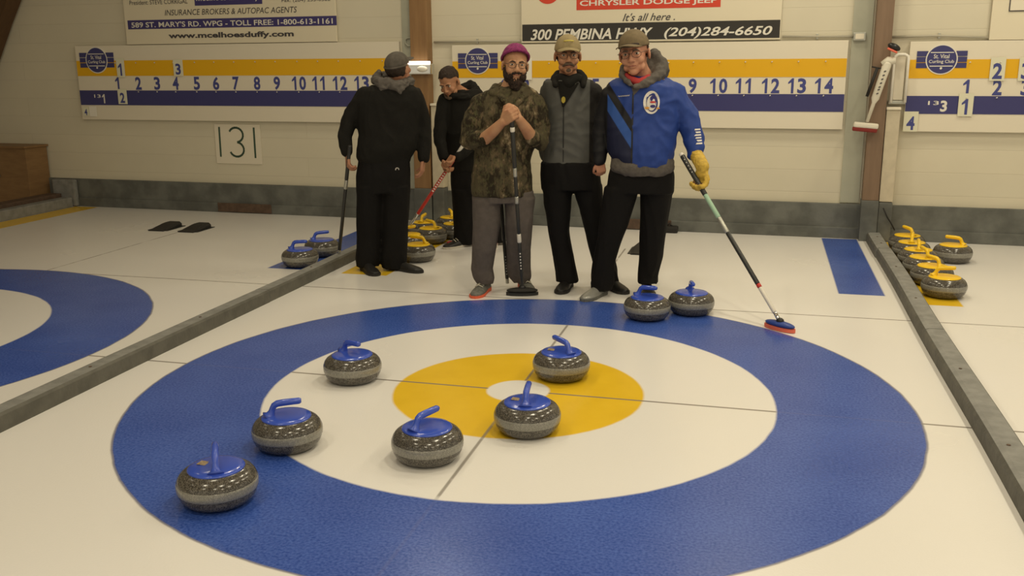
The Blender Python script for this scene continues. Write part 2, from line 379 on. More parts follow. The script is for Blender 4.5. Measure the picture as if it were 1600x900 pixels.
# ------------------------------------------------------------------ scoreboards and signs
def fq(b, x0, x1, z0, z1, y):
    b.face([(x0, y, z0), (x1, y, z0), (x1, y, z1), (x0, y, z1)])
def scoreboard(s0, s1, z0, z1, digits, emb, lab, sheet, pegs=True):
    t = wthing('scoreboard', 0, 0, 0, lab, 'scoreboard', 'long curling scoreboards'); H = z1-z0; zz = lambda f: z1-f*H
    MB().box(((s0+s1)/2, -.03, (z0+z1)/2), (s1-s0, .03, H), bevel=.003).build('panel', M['board'], t, smooth=False)
    b = MB(); b.box(((s0+s1)/2, -.0465, (zz(.2)+zz(.405))/2), (s1-s0-.006, .003, .205*H)); b.build('yellow_stripe', M['yellow'], t, smooth=False)
    b = MB(); b.box(((s0+s1)/2, -.0465, (zz(.6)+zz(.80))/2), (s1-s0-.006, .003, .20*H)); b.build('navy_stripe', M['navy'], t, smooth=False)
    b = MB()
    for n, s in digits:
        numeral(b, str(n), s, zz(.592), zz(.42), -.0462)
    b.build('numerals', M['digit'], t, smooth=False, fix=False)
    if pegs:
        for f in (.235, .62):
            b = MB()
            for n, s in digits: b.tube([(s, -.045, zz(f)), (s, -.062, zz(f)), (s+.006, -.066, zz(f)+.006)], .0045, n=8)
            b.build('peg_row', M['white'], t)
    es, ez, er = emb
    e = MB().tube([(es, -.045, ez), (es, -.052, ez)], er*1.08, n=40).build('emblem', M['white'], t, smooth=False)
    b = MB(); b.tube([(es, -.0515, ez), (es, -.0535, ez)], er, n=40)
    for k in (-1, 0, 1):
        for sg in (-1, 1): b.box((es+sg*er*1.32, -.049, ez+k*er*.42), (er*.75, .004, er*.37))
    b.build('emblem_disc', M['navy'], e, smooth=False)
    b = MB()
    b.text('St. Vital', es-er*.55, es+er*.5, ez+er*.08, ez+er*.38, -.0545, off=.01); b.text('Curling Club', es-er*.85, es+er*.85, ez-er*.32, ez-er*.02, -.0545, off=.01)
    fq(b, es-er*.78, es+er*.78, ez+er*.47, ez+er*.53, -.0545); fq(b, es-er*.78, es+er*.78, ez-er*.50, ez-er*.44, -.0545)
    b.ball((es, -.0545, ez-er*.62), (er*.1, .001, er*.1), sub=1)
    b.build('emblem_lettering', M['white'], e, smooth=False, fix=False)
    if sheet:
        txt, a = sheet; b = MB(); b.text('13', a, a+.085, zz(.70), zz(.655), -.0487, off=.01); numeral(b, txt, a+.125, zz(.775), zz(.65), -.0487)
        b.build('sheet_number', M['white'], t, smooth=False, fix=False)
    return t
d1 = [(1, -5.726), (2, -5.464), (3, -5.228), (4, -4.996), (5, -4.736), (6, -4.502), (7, -4.264), (8, -4.014), (9, -3.782), (10, -3.531), (11, -3.299), (12, -3.069), (13, -2.83), (14, -2.59)]
d2 = [(n, -1.34+(n-1)*.224) for n in range(1, 9)] + [(9, .45), (10, .679), (11, .904), (12, 1.131), (13, 1.355), (14, 1.581)]
d3 = [(1, 2.726), (2, 2.957)] + [(n, 3.17+(n-3)*.226) for n in range(3, 15)]
s_, z_ = wpx(156, 94); scoreboard(-6.24, -2.41, .975, 1.765, d1, (s_, z_, .130), 'white, yellow and navy scoreboard on the left of the back wall', ('1', wpx(152, 150)[0]))
s_, z_ = wpx(749, 95); scoreboard(-1.86, 1.76, .965, 1.722, d2, (s_, z_, .118), 'white, yellow and navy scoreboard behind the standing men', None)
s_, z_ = wpx(1470, 93); scoreboard(2.255, 5.9, .955, 1.705, d3, (s_, z_, .115), 'white, yellow and navy scoreboard at the right edge', ('3', wpx(1449, 160)[0]))
def card(px, py, txt, w, h, m, lab, dig=True):
    s, z = wpx(px, py, .06); t = wthing('number_card', s, z, .056, lab, 'number card', 'hung score number cards')
    MB().box((0, 0, 0), (w, .004, h), bevel=.001).build('plate', M[m], t, smooth=False)
    if txt:
        hh = min(h*.68, .13); b = MB(); numeral(b, txt, 0, -h*.42, -h*.42+hh, -.0032); b.build('numeral', M['digit'], t, smooth=False, fix=False)
card(188, 106, '1', .10, .20, 'card', 'card numbered 1 on the yellow stripe of the left scoreboard')
card(278, 106, '3', .115, .17, 'card', 'card numbered 3 on the yellow stripe of the left scoreboard')
card(191, 151, '2', .115, .16, 'card', 'card numbered 2 on the navy stripe of the left scoreboard')
card(134, 174, '4', .085, .10, 'card', 'card numbered 4 at the bottom left corner of the left scoreboard')
card(145, 174, '', .095, .11, 'cardw', 'blank white card at the bottom left of the left scoreboard')
card(815, 108, '3', .20, .20, 'cardw', 'large white card behind the head of the man in the purple beanie')
card(1559, 108, '2', .115, .19, 'card', 'card numbered 2 on the yellow stripe of the right scoreboard')
card(1604, 108, '3', .115, .19, 'card', 'card numbered 3 on the yellow stripe, cut by the right edge')
card(1509, 164, '1', .115, .19, 'card', 'card numbered 1 on the navy stripe of the right scoreboard')
card(1423, 190, '4', .115, .17, 'card', 'card numbered 4 at the bottom left corner of the right scoreboard')

def sign_panel(name, px0, px1, pyb, lab, ztop):
    s0, zb = wpx(px0, pyb, .03); s1, zb2 = wpx(px1, pyb, .03); t = wthing(name, 0, 0, 0, lab, 'sign')
    zb = (zb+zb2)/2
    MB().box(((s0+s1)/2, -.025, (zb+ztop)/2), (s1-s0, .025, ztop-zb), bevel=.003).build('panel', M['sign'], t, smooth=False); return t, s0, s1, zb
YS = -.039
def put(t, name, m, items, rects=()):
    b = MB()
    for (txt, x0, x1, y0, y1, off, sh) in items:   # pixel box: left, right, top, bottom
        a, zt = wpx((x0), y0, .039); c, _ = wpx(x1, y0, .039); _, zl = wpx(x0, y1, .039); b.text(txt, a, c, zl, zt, YS-.0012, off=off, shear=sh)
    for (x0, x1, y0, y1) in rects:
        a, zt = wpx(x0, y0, .039); c, _ = wpx(x1, y0, .039); _, zl = wpx(x0, y1, .039); fq(b, a, c, zl, zt, YS)
    return b.build(name, M[m], t, smooth=False, fix=False)
t, *_ = sign_panel('insurance_sign', 199, 527, 67.5, 'cream insurance broker sign with web address above the left scoreboard', 2.65)
put(t, 'navy_band', 'navyink', [], [(199, 526, 32, 46), (302, 408, -22, 9)])
put(t, 'lettering', 'ink', [('www.mcelhoesduffy.com', 263, 459, 51.5, 62.5, .035, 0), ('INSURANCE BROKERS & AUTOPAC AGENTS', 257, 464, 15.5, 24.5, 0, .2),
                            ('President: STEVE CORRIGAL', 202, 293, 1, 8, 0, 0), ('Fax: (204) 233-0562', 440, 516, -2, 5, 0, 0)])
put(t, 'white_lettering', 'white', [("589 ST. MARY'S RD. WPG - TOLL FREE: 1-800-613-1161", 205, 520, 35, 43.5, .015, 0), ('mcelhoes and duffy', 306, 404, -8, 4.5, .01, 0)])
t, *_ = sign_panel('car_dealer_sign', 815, 1219, 64.5, 'cream car dealer sign with red band and phone number over the group', 2.65)
put(t, 'black_band', 'black', [], [(816, 1219, 38.5, 64.5)])
put(t, 'red_band', 'red', [], [(901, 1127, -18, 16)])
b = MB(); a, c = wpx(856, -14, .039); b.tube([(a, -.0375, c), (a, -.0395, c)], .115, n=36); b.build('red_roundel', M['red'], t, smooth=False)
put(t, 'slogan', 'ink', [("It's all here .", 973, 1055, 21, 33, .005, .35)])
put(t, 'white_lettering', 'white', [('CHRYSLER DODGE JEEP', 906, 1121, 1, 12, .02, 0), ('300 PEMBINA HWY', 829, 1020, 46, 63, .022, .25), ('(204)284-6650', 1038, 1207, 43, 61, .018, .25)])
t, s0, s1, zb = sign_panel('blank_sign', 1545, 1640, 62, 'pale sign with a framed corner at the upper right edge', 2.65)
a, c = wpx(1576, 18, .04); MB().box((a+.3, -.042, c+.25), (.6, .006, .5), bevel=.002).build('inset_frame', M['ink'], t, smooth=False)
MB().box((a+.3, -.044, c+.25), (.585, .008, .485), bevel=.002).build('inset_panel', M['board'], t, smooth=False)
# hand-lettered 131 sheet
s0, z1 = wpx(334, 194, .01); s1, z0 = wpx(410, 257, .01)
t = wthing('number_sheet', 0, 0, 0, 'white sheet lettered 131 below the left scoreboard', 'sign')
MB().box(((s0+s1)/2, -.006, (z0+z1)/2), (s1-s0, .004, z1-z0), bevel=.001).build('paper', M['board'], t, smooth=False)
b = MB(); yy = -.0095
def stroke(pts, w=.011):
    for (x0, q0), (x1, q1) in zip(pts, pts[1:]):
        d = Vector((x1-x0, 0, q1-q0)); n_ = Vector((-d.z, 0, d.x)).normalized()*w; e = d.normalized()*w*.5
        A = Vector((x0, yy, q0))-e; B = Vector((x1, yy, q1))+e; b.face([A+n_, B+n_, B-n_, A-n_])
k1, zt = wpx(343, 199); k2, zb = wpx(346, 244); stroke([(k1, zt), (k2, zb)])
k1, zt1 = wpx(397, 200); k2, zb1 = wpx(400, 246); stroke([(k1, zt1), (k2, zb1)])
cx, _ = wpx(370, 220); R3 = (zt-zb)/4
arc = lambda cz, a0, a1: [(cx+.085*math.cos(math.radians(a)), cz+R3*math.sin(math.radians(a))) for a in np.linspace(a0, a1, 14)]
stroke(arc(zt-R3, 150, -80)); stroke(arc(zb+R3, 80, -155))
b.build('lettering', M['green'], t, smooth=False, fix=False)

# conduits, junction box, wall lamp
def conduit(pts, lab):
    t = wthing('electrical_conduit', 0, 0, 0, lab, 'conduit', 'conduits on the back wall')
    MB().tube([(s, -y, z) for s, z, y in pts], .0105, n=10).build('pipe', M['conduit'], t)
    MB().box((pts[len(pts)//2][0], -.008, pts[len(pts)//2][1]), (.02, .03, .045), bevel=.003).build('strap', M['steel'], t, smooth=False)
a = wpx(678, 66, .02); c = wpx(815, 64, .02); conduit([(a[0], a[1], .02), ((a[0]+c[0])/2, a[1]+.004, .02), (c[0], c[1], .02)], 'thin conduit on the wall between the left post and dealer sign')
a = wpx(1222, 57, .02); c = wpx(1333, 57, .02); conduit([(a[0], a[1], .02), ((a[0]+c[0])/2, a[1]-.004, .02), (c[0], c[1], .02)], 'thin conduit between the dealer sign and the junction box')
a = wpx(1392, 58, .02); c = wpx(1545, 59, .02); conduit([(a[0], a[1], .02), ((a[0]+c[0])/2, a[1]+.006, .02), (c[0], c[1], .02)], 'thin conduit on the wall right of the right wooden post')
s, z = wpx(1343, 57, .03); t = wthing('junction_box', s, z, .03, 'small grey junction box beside the right wooden post', 'junction box')
MB().box((0, 0, 0), (.10, .05, .07), bevel=.006).build('housing', M['steel'], t, smooth=False); MB().box((0, -.028, 0), (.07, .006, .045), bevel=.003).build('cover', M['board'], t, smooth=False)
s, z = wpx(640, 64, .03); t = wthing('conduit_loop', s, z, .03, 'small bent conduit loop left of the left wooden post', 'conduit')
MB().tube([(.07, 0, .03), (-.02, 0, .03), (-.045, 0, .015), (-.045, 0, -.02), (-.02, 0, -.045), (.07, 0, -.045)], .010, n=8).build('pipe', M['pil'], t)
s, z = wpx(657, 107, .16); t = wthing('wall_lamp', s, z, .16, 'bright reflective wall lamp on the left wooden post', 'lamp')
MB().box((0, .02, -.005), (.24, .10, .10), bevel=.01).build('reflector', M['chrome'], t, smooth=False)
MB().tube([(-.115, -.04, .055), (.115, -.04, .055)], .0125, n=12).build('lamp_tube', M['tube'], t)
MB().ball((.03, -.035, -.005), (.055, .022, .03), sub=2).build('lamp_cover', M['cardw'], t)

# white broom hanging on the right post
def shaft_frame(p0, p1):
    d = (p1-p0); L = d.length; d.normalize(); return d, L
t = wthing('curling_broom', *wpx(1353, 196, .2), .2, 'white curling broom with dark red pad hanging on the right post', 'curling broom')
O = Vector((0, 0, 0)); a = wpx(1388, 95, .2); base = wpx(1353, 196, .2); top = Vector((a[0]-base[0], 0, a[1]-base[1]))
d = top.normalized(); L = top.length; sd = Vector((d.z, 0, -d.x))
MB().tube([d*.03, d*L*.35, d*L*.42, d*L*.95, d*L], [.014, .016, .032, .036, .03], n=16).build('sleeve', M['wbroom'], t)
MB().tube([d*L*.93-sd*.04, d*L*1.0+sd*.0, d*L*1.03+sd*.055], [.022, .035, .028], n=12).build('end_grip', M['wbroom'], t)
R = Euler((0, .08, 0)).to_matrix()
h = MB().box((0, 0, 0), (.20, .07, .045), R, bevel=.014).build('brush_head', M['wbroom'], t, smooth=False)
MB().box((-.008, 0, -.036), (.20, .068, .034), R, bevel=.010).build('pad', M['redpad'], h, smooth=False)
MB().tube([d*L*.42-sd*.07, d*L*.86-sd*.065], .013, n=10).build('carry_strap', M['rubber'], t)
MB().tube([d*L*.86-sd*.11, d*L*.87+sd*.0], .006, n=8).build('strap_pin', M['rubber'], t)
b = MB()
for q in (.50, .56, .60, .66, .72, .78, .84):
    c_ = d*L*q + Vector((0, -.0375, 0)); b.box(c_, (.018, .003, .010), Euler((0, -.35, 0)).to_matrix())
b.build('sleeve_marks', M['ink'], t, smooth=False)
# black and pink brush head above it
s, z = wpx(1397, 75, .22); t = wthing('brush_head', s, z, .22, 'black brush head with pink pad beside the right post', 'brush head')
R = Euler((0, .45, 0)).to_matrix()
MB().ball((0, 0, .008), (.055, .03, .028), R, sub=3).build('shell', M['blackpl'], t)
MB().box((-.012, -.004, -.02), (.085, .05, .016), R, bevel=.005).build('pad', M['pink'], t, smooth=False)

# ------------------------------------------------------------------ curling stones
prof = [(.082, 0), (.100, .002), (.119, .011), (.1325, .026), (.140, .043), (.1440, .062), (.1445, .074), (.1430, .090), (.138, .103), (.128, .116), (.112, .127), (.100, .131), (.050, .133), (.001, .134)]
def make_stone(name, plast):
    t = thing(name, (0, 0, 0), 'stone', 'curling stone')
    MB().lathe(prof, 56).build('granite_body', M['granite'], t)
    MB().lathe([(.1415, .052), (.1445, .056), (.1457, .064), (.1460, .072), (.1456, .080), (.1443, .087), (.1410, .091)], 56).build('striking_band', M['band'], t)
    MB().lathe([(.101, .1285), (.1025, .1325), (.098, .1365), (.075, .1400), (.040, .1420), (.001, .1425)], 44).build('handle_plate', plast, t)
    b = MB()
    b.tube([(-.070, 0, .135), (-.064, 0, .143), (-.058, 0, .157), (-.053, 0, .171), (-.047, 0, .182), (-.034, 0, .190), (-.01, 0, .193), (.02, 0, .195), (.055, 0, .197), (.064, 0, .1975)],
           [.031, .020, .0135, .0125, .0135, .0142, .0142, .014, .0135, .009], n=14)
    b.build('grip', plast, t); return t
def dup(src, loc, rz, lab, group):
    r = src.copy(); COL.objects.link(r); r.location = loc; r.rotation_euler = (0, 0, rz); r['label'] = lab; r['group'] = group; kids = []
    for ch in list(src.children):
        c = ch.copy(); COL.objects.link(c); c.parent = r; kids.append(c)
    return r
SB = make_stone('curling_stone', M['bluep']); SY = make_stone('curling_stone', M['yelp'])
used = {}
def stone(px, py, deg, lab, group, src, sticker=False):
    p = ground(px, py, .068) if src is SB else Vector((px, py, 0)); loc = (p.x, p.y, 0)
    if src.name not in used:
        used[src.name] = 1; o = src; o.location = loc; o.rotation_euler = (0, 0, math.radians(deg)); o['label'] = lab; o['group'] = group
    else: o = dup(src, loc, math.radians(deg), lab, group)
    return o, sticker
GB = 'blue-handled stones on the middle sheet'
res = [
 stone(340, 755, 121, 'blue-handled stone nearest the camera on the lower left of the blue ring', GB, SB, True),
 stone(449, 673, 24, 'blue-handled stone straddling the left inner edge of the blue ring', GB, SB),
 stone(668, 691, 62, 'blue-handled stone on white ice below left of the yellow circle', GB, SB),
 stone(824, 650, 97, 'blue-handled stone at the lower edge of the yellow circle', GB, SB, True),
 stone(877, 569, 142, 'blue-handled stone on the far edge of the yellow circle', GB, SB, True),
 stone(551, 573, -28, 'blue-handled stone on the tee line left of the yellow circle', GB, SB),
 stone(1011, 480, -20, "blue-handled stone in front of the blue-jacketed man's foot, left of a touching pair", GB, SB),
 stone(1080, 472.5, -78, 'blue-handled stone at the back of the house, right of a touching pair', GB, SB),
 stone(469, 402, 5, 'nearer blue-handled stone behind the left divider', 'blue-handled stones behind the left divider', SB),
 stone(503, 386.5, 27, 'farther blue-handled stone behind the left divider', 'blue-handled stones behind the left divider', SB)]
GY = 'yellow-handled stones behind the left group'; GR = 'yellow-handled stones along the right divider'
for a in [
 (-1.565, 2.84, 190, 'nearest yellow-handled stone beside the shoe of the man with his back turned', GY),
 (-1.80, 3.26, 40, 'second yellow-handled stone beside the back-turned man, mostly hidden by his leg', GY),
 (-1.72, 3.60, 150, 'yellow-handled stone in the middle of the row under the red broom', GY),
 (-1.895, 3.90, 90, 'yellow-handled stone just behind the tip of the red broom', GY),
 (-1.59, 3.88, 110, 'yellow-handled stone in front of the farthest one, left of the leaning man', GY),
 (-1.74, 4.22, 120, 'farthest yellow-handled stone near the wall, left of the leaning man', GY),
 (2.32, 2.51, -8, 'nearest yellow-handled stone at the right divider', GR),
 (2.30, 2.87, 125, 'second nearest yellow-handled stone at the right divider', GR),
 (2.29, 3.19, 105, 'third yellow-handled stone along the right divider', GR),
 (2.292, 3.49, 85, 'fourth yellow-handled stone along the right divider', GR),
 (2.288, 3.80, 80, 'fifth yellow-handled stone along the right divider', GR),
 (2.296, 4.12, 120, 'farthest yellow-handled stone in the row at the right divider', GR),
 (2.585, 3.74, 172, 'yellow-handled stone standing apart to the right of the row', GR)]:
    stone(a[0], a[1], a[2], a[3], a[4], SY)
for o, st in res:
    if st:
        b = MB(); b.box((0, 0, 0), (.034, .036, .0016), bevel=.0005)
        r = o.rotation_euler.z; pos = Vector((-.050, .012, 0)); pos.rotate(Euler((0, 0, -r+math.radians(15))))
        b.build('sticker', M['stickr'], o, smooth=False, loc=(pos.x, pos.y, .1425), rot=(-.04, .06, -r))

# ------------------------------------------------------------------ brooms
def broom(name, p_top, p_bot, segs, lab, head=None, rad=.0135, grp=None):
    d = (p_top-p_bot); L = d.length; d = d.normalized(); t = thing(name, p_bot, lab, 'curling broom', grp)
    for i, (u0, u1, m_, nm, rr) in enumerate(segs):
        MB().tube([d*(L*u0), d*(L*(u0+.004)), d*(L*(u1-.004)), d*(L*u1)], [rr*.9, rr, rr, rr*.9], n=14).build(nm, M[m_], t)
    return t, d, L
def brush(t, c, ang, m1, m2, w=.10, dz=0.0):
    R = Euler((0, 0, ang)).to_matrix()
    b = MB(); b.ball(c+Vector((0, 0, .034)), (w, .036, .020), R, sub=3); h = b.build('brush_head', M[m1], t)
    b = MB(); b.tube([c+Vector((0, 0, .003)), c+Vector((0, 0, .022))], 1, n=40)
    for v in b.bm.verts:
        q = v.co-c; q2 = Vector((q.x, q.y, 0)).normalized(); v.co = c + R @ Vector((q2.x*w*1.03, q2.y*.040, 0)) + Vector((0, 0, q.z))
    b.build('pad', M[m2], h, smooth=False)
    b = MB(); b.ball(c+Vector((0, 0, .052)), (.026, .022, .022), R, sub=2); b.build('swivel', M['blackpl'], h)

# ------------------------------------------------------------------ people
def remesh(b, voxel, smooth=3, fac=.5):
    me = bpy.data.meshes.new('tmp'); bmesh.ops.recalc_face_normals(b.bm, faces=b.bm.faces); b.bm.to_mesh(me); b.bm.free()
    o = bpy.data.objects.new('tmp', me); COL.objects.link(o)
    r = o.modifiers.new('r', 'REMESH'); r.mode = 'VOXEL'; r.voxel_size = voxel; r.adaptivity = 0
    if smooth:
        s = o.modifiers.new('s', 'SMOOTH'); s.factor = fac; s.iterations = smooth
    me2 = bpy.data.meshes.new_from_object(o.evaluated_get(bpy.context.evaluated_depsgraph_get()))
    bpy.data.objects.remove(o); bpy.data.meshes.remove(me); return me2
def finish(me, name, mats, parent=None, wrinkle=0.0, wscale=(9, 9, 5), seed=0, mask=None):
    me.name = name
    me.materials.clear()
    for m_ in (mats if isinstance(mats, (list, tuple)) else [mats]): me.materials.append(m_)
    n = len(me.vertices)
    if wrinkle:
        co = [v.co.copy() for v in me.vertices]; no = [v.normal.copy() for v in me.vertices]
        for i in range(n):
            p = co[i]; q = Vector((p.x*wscale[0]+seed, p.y*wscale[1], p.z*wscale[2]))
            q2 = q + Vector((noise.noise(q*.7), noise.noise(q*.7+Vector((9, 2, 1))), noise.noise(q*.6+Vector((3, 7, 5)))))*1.3
            a = 1-abs(noise.noise(q2))*2.2; a2 = noise.noise(q2*2.3)*.35
            me.vertices[i].co = p + no[i]*wrinkle*(a-.6+a2)*(mask(p) if mask else 1)
    for p in me.polygons: p.use_smooth = True
    o = bpy.data.objects.new(name, me); COL.objects.link(o)
    if parent: o.parent = parent
    return o

class Person:
    def __init__(s, foot_px, label, skin, seed=1, group=None):
        p = ground(*foot_px); s.loc = Vector((p.x, p.y, 0)); d = Vector((p.x-CAMP.x, p.y-CAMP.y, 0)); s.dist = d.length; s.dir = d.normalized()
        s.rt = Vector((s.dir.y, -s.dir.x, 0)); s.rz = math.atan2(s.rt.y, s.rt.x); s.label = label; s.skin = skin; s.seed = seed
        s.body = MB(); s.late = []
    def J(s, px, py, d=0.0):     # photo point at depth d behind the feet -> the person's own x (to the right), y (away), z (up)
        v = ray(px, py); o = s.loc + s.dir*d; t = (o-CAMP).dot(s.dir)/v.dot(s.dir); q = CAMP+v*t-s.loc
        return Vector((q.dot(s.rt), q.dot(s.dir), q.z))
    def W(s, local): return s.loc + s.rt*local.x + s.dir*local.y + Vector((0, 0, local.z))
    def stack(s, secs, shrink=0.0, n=28, pw=2.3):   # (left px, right px, y px, half depth, d)
        rings = []
        for (x0, x1, y, dep, d) in secs:
            a = s.J(x0, y, d); c = s.J(x1, y, d); cx = (a.x+c.x)/2; rx = abs(c.x-a.x)/2-shrink; ry = dep-shrink; cz = (a.z+c.z)/2; tl = (c.z-a.z)
            r = []
            for k in range(n):
                an = 2*PI*k/n; ca, sa = math.cos(an), math.sin(an); e = 2/pw
                r.append(Vector((cx+rx*math.copysign(abs(ca)**e, ca), d+ry*math.copysign(abs(sa)**e, sa), cz)))
            rings.append(r)
        return rings
    def add_stack(s, b, secs, inner=.024):
        b.ringloft(s.stack(secs)); s.body.ringloft(s.stack(secs, inner)); return b
    def add_limb(s, b, js, rads, inner=.024):
        pts = [s.J(*j) if not isinstance(j, Vector) else j for j in js]; b.limb(pts, rads); s.body.limb(pts, [r-inner for r in rads]); return pts
    # ---- head, in head space: face looks to -y, eyes at z=0
    def head(s, c, yaw=0, pitch=0, roll=0, k=1.0, neck=None, hair=None):
        R = Matrix.Rotation(yaw, 3, 'Z') @ Matrix.Rotation(pitch, 3, 'X') @ Matrix.Rotation(roll, 3, 'Y'); s.HR, s.HC, s.HK = R, c, k
        T = lambda p: c + R @ (Vector(p)*k); s.T = T
        b = s.body
        E = lambda p, r, rot=None: b.ball(T(p), tuple(q*k for q in r), R @ rot if rot else R, sub=3)
        E((0, .012, .035), (.075, .095, .083)); E((0, -.022, -.015), (.063, .068, .075)); E((0, -.028, -.065), (.050, .056, .045))
        E((0, -.066, -.094), (.026, .022, .020)); E((.0, .035, -.03), (.06, .06, .06))
        for sg in (-1, 1):
            E((sg*.030, -.078, .021), (.026, .014, .009)); E((sg*.040, -.062, -.034), (.024, .024, .022)); E((sg*.042, -.035, -.072), (.018, .032, .022))
            E((sg*.079, .012, -.012), (.009, .021, .032), Matrix.Rotation(sg*.25, 3, 'Z')); E((sg*.013, -.100, -.033), (.009, .010, .008))
            E((sg*.031, -.0755, -.013), (.017, .013, .006))
        b.limb([T((0, -.084, .018)), T((0, -.096, -.008)), T((0, -.106, -.028))], [.008*k, .010*k, .0125*k])
        E((0, -.086, -.056), (.023, .010, .0055)); E((0, -.084, -.067), (.021, .010, .007)); E((0, -.078, -.05), (.034, .014, .022))
        if neck is not None: b.limb([T((0, .02, -.05)), (T((0, .02, -.05))+neck)/2, neck], [.054*k, .054*k, .064*k])
    def face(s, root, brow='brow_brown', glasses=False, lip=True):
        T, R, k = s.T, s.HR, s.HK
        for sg in (-1, 1):
            e = MB().ball(T((sg*.031, -.076, .003)), (.0135*k, .011*k, .0075*k), R, sub=2).build('eye', M['eyew'], root)
            MB().ball(T((sg*.031, -.0855, .003)), (.0052*k, .003*k, .0052*k), R, sub=2).build('iris', M['iris'], e)
            MB().limb([T((sg*.014, -.092, .019)), T((sg*.030, -.093, .024)), T((sg*.048, -.082, .019))], [.0032*k, .0042*k, .0026*k]).build('eyebrow', M[brow], root)
        if lip:
            MB().limb([T((-.020, -.088, -.0605)), T((0, -.0965, -.0595)), T((.020, -.088, -.0605))], [.002*k, .0036*k, .002*k]).build('lips', M['lips'], root)
        if glasses:
            b = MB()
            for sg in (-1, 1):
                ring = [T((sg*.033+.0255*math.cos(a), -.104+.0, .001+.0185*math.sin(a))) for a in np.linspace(0, 2*PI, 25)]
                b.tube(ring, .0013*k, n=6, caps=False)
                b.tube([T((sg*.0585, -.104, .006)), T((sg*.074, -.085, .008)), T((sg*.082, 0, .006))], .0014*k, n=6)
            b.tube([T((-.0085, -.104, .004)), T((0, -.107, .007)), T((.0085, -.104, .004))], .0013*k, n=6)
            g_ = b.build('glasses', M['frame'], root)
    def shell(s, name, mat_, root, rad, cen, keep, voxel=None, thick=.006, noise_a=0.0, sub=5, squash=None):
        b = MB(); q = bmesh.ops.create_icosphere(b.bm, subdivisions=sub, radius=1)
        kill = [f for f in b.bm.faces if not keep(Vector([f.calc_center_median()[i]*rad[i]+cen[i] for i in range(3)]))]
        bmesh.ops.delete(b.bm, geom=kill, context='FACES')
        for v in b.bm.verts:
            p = Vector([v.co[i]*rad[i]+cen[i] for i in range(3)])
            if noise_a: p += v.co*noise_a*noise.noise(Vector((p.x*70, p.y*70, p.z*22)))
            v.co = s.T(p)
        o = b.build(name, mat_, root)
        md = o.modifiers.new('solid', 'SOLIDIFY'); md.thickness = thick; md.offset = -1
        return o
    def hand(s, w_, d, n, side, curl=.9, k=1.0, tcurl=.5, b=None, grow=0.0, spread=.1):
        b = b or s.body; d = d.normalized(); n = (n - d*n.dot(d)).normalized(); sd = d.cross(n)*side
        w_ = Vector(w_)
        for i in range(4):
            off = (.029-.0195*i)*k; kn = w_ + d*(.088-.004*abs(i-1))*k + sd*off
            b.limb([w_+sd*off*.75+d*.012*k, kn], [.014*k+grow, .0125*k+grow])
            Ls = [.070, .078, .073, .057][i]*k; th = .12; p = kn; pts = [p]; rr = [.0105*k+grow]
            for j, fr in enumerate((.45, .31, .24)):
                th += curl*(.75, 1.0, .8)[j]
                p = p + (d*math.cos(th) + n*math.sin(th) + sd*spread*(.6-.4*i)).normalized()*Ls*fr; pts.append(p); rr.append((.0097, .0088, .0078)[j]*k+grow)
            b.limb(pts, rr)
        t0 = w_ + sd*.022*k + d*.018*k; t1 = w_ + sd*.050*k + d*.048*k + n*.014*k
        t2 = t1 + (d*.8+n*tcurl+sd*.15).normalized()*.034*k; t3 = t2 + (d*.55+n*(tcurl+.5)-sd*.25).normalized()*.027*k
        b.limb([t0, t1, t2, t3], [.016*k+grow, .0135*k+grow, .0115*k+grow, .009*k+grow])
    def finish_body(s, cat='person'):
        me = remesh(s.body, .0046, 4, .5); o = finish(me, 'person', s.skin); o.location = s.loc; o.rotation_euler = (0, 0, s.rz)
        tag(o, s.label, cat, 'curlers standing behind the house'); s.root = o; return o
    def cloth(s, b, name, mats, voxel=.0085, smooth=3, wrinkle=.005, wscale=(9, 9, 5), mask=None):
        return finish(remesh(b, voxel, smooth), name, mats, s.root, wrinkle, wscale, s.seed*3.7, mask)
    def shoe(s, heel, yaw, upper, sole, L=.29, lace=None, k=1.0):
        R = Matrix.Rotation(yaw, 3, 'Z'); h = Vector(heel); h.z = 0; T = lambda x, y, z: h + R @ Vector((x*k, y*k, z*k))   # toe points to -y
        b = MB(); rings = []
        for u, wd, zt in ((0, .026, .055), (.04, .036, .072), (.12, .038, .085), (.32, .038, .082), (.5, .043, .066), (.7, .049, .052), (.87, .043, .042), (.97, .026, .034), (1, .012, .028)):
            y = .06-L*u; rings.append([T(wd*math.cos(a), y, .016+max(0, math.sin(a))**.8*(zt-.016) + min(0, math.sin(a))*.004) for a in np.linspace(0, 2*PI, 21)[:-1]])
        b.ringloft(rings); b.limb([T(0, .015, .06), T(0, .015, .11)], [.036*k, .040*k])
        o = s.cloth(b, 'shoe', upper, voxel=.005, smooth=3, wrinkle=0)
        b = MB(); rg = []
        for u, wd in ((-.01, .018), (.02, .034), (.1, .041), (.32, .039), (.5, .045), (.7, .053), (.87, .048), (.97, .031), (1.02, .012)):
            y = .06-L*u; z1 = .024 if u < .4 else .018
            rg.append([T(-wd, y, .001), T(-wd, y, z1), T(wd, y, z1), T(wd, y, .001)])
        b.ringloft(rg); b.build('sole', sole, o, smooth=False)
        if lace:
            b = MB()
            for q in range(4):
                yy = -.045-.024*q; zz = .0815-.006*q; b.tube([T(-.028, yy, zz-.008), T(0, yy-.006, zz+.009), T(.028, yy, zz-.008)], .0042, n=6)
            b.build('laces', lace, o)
        return o

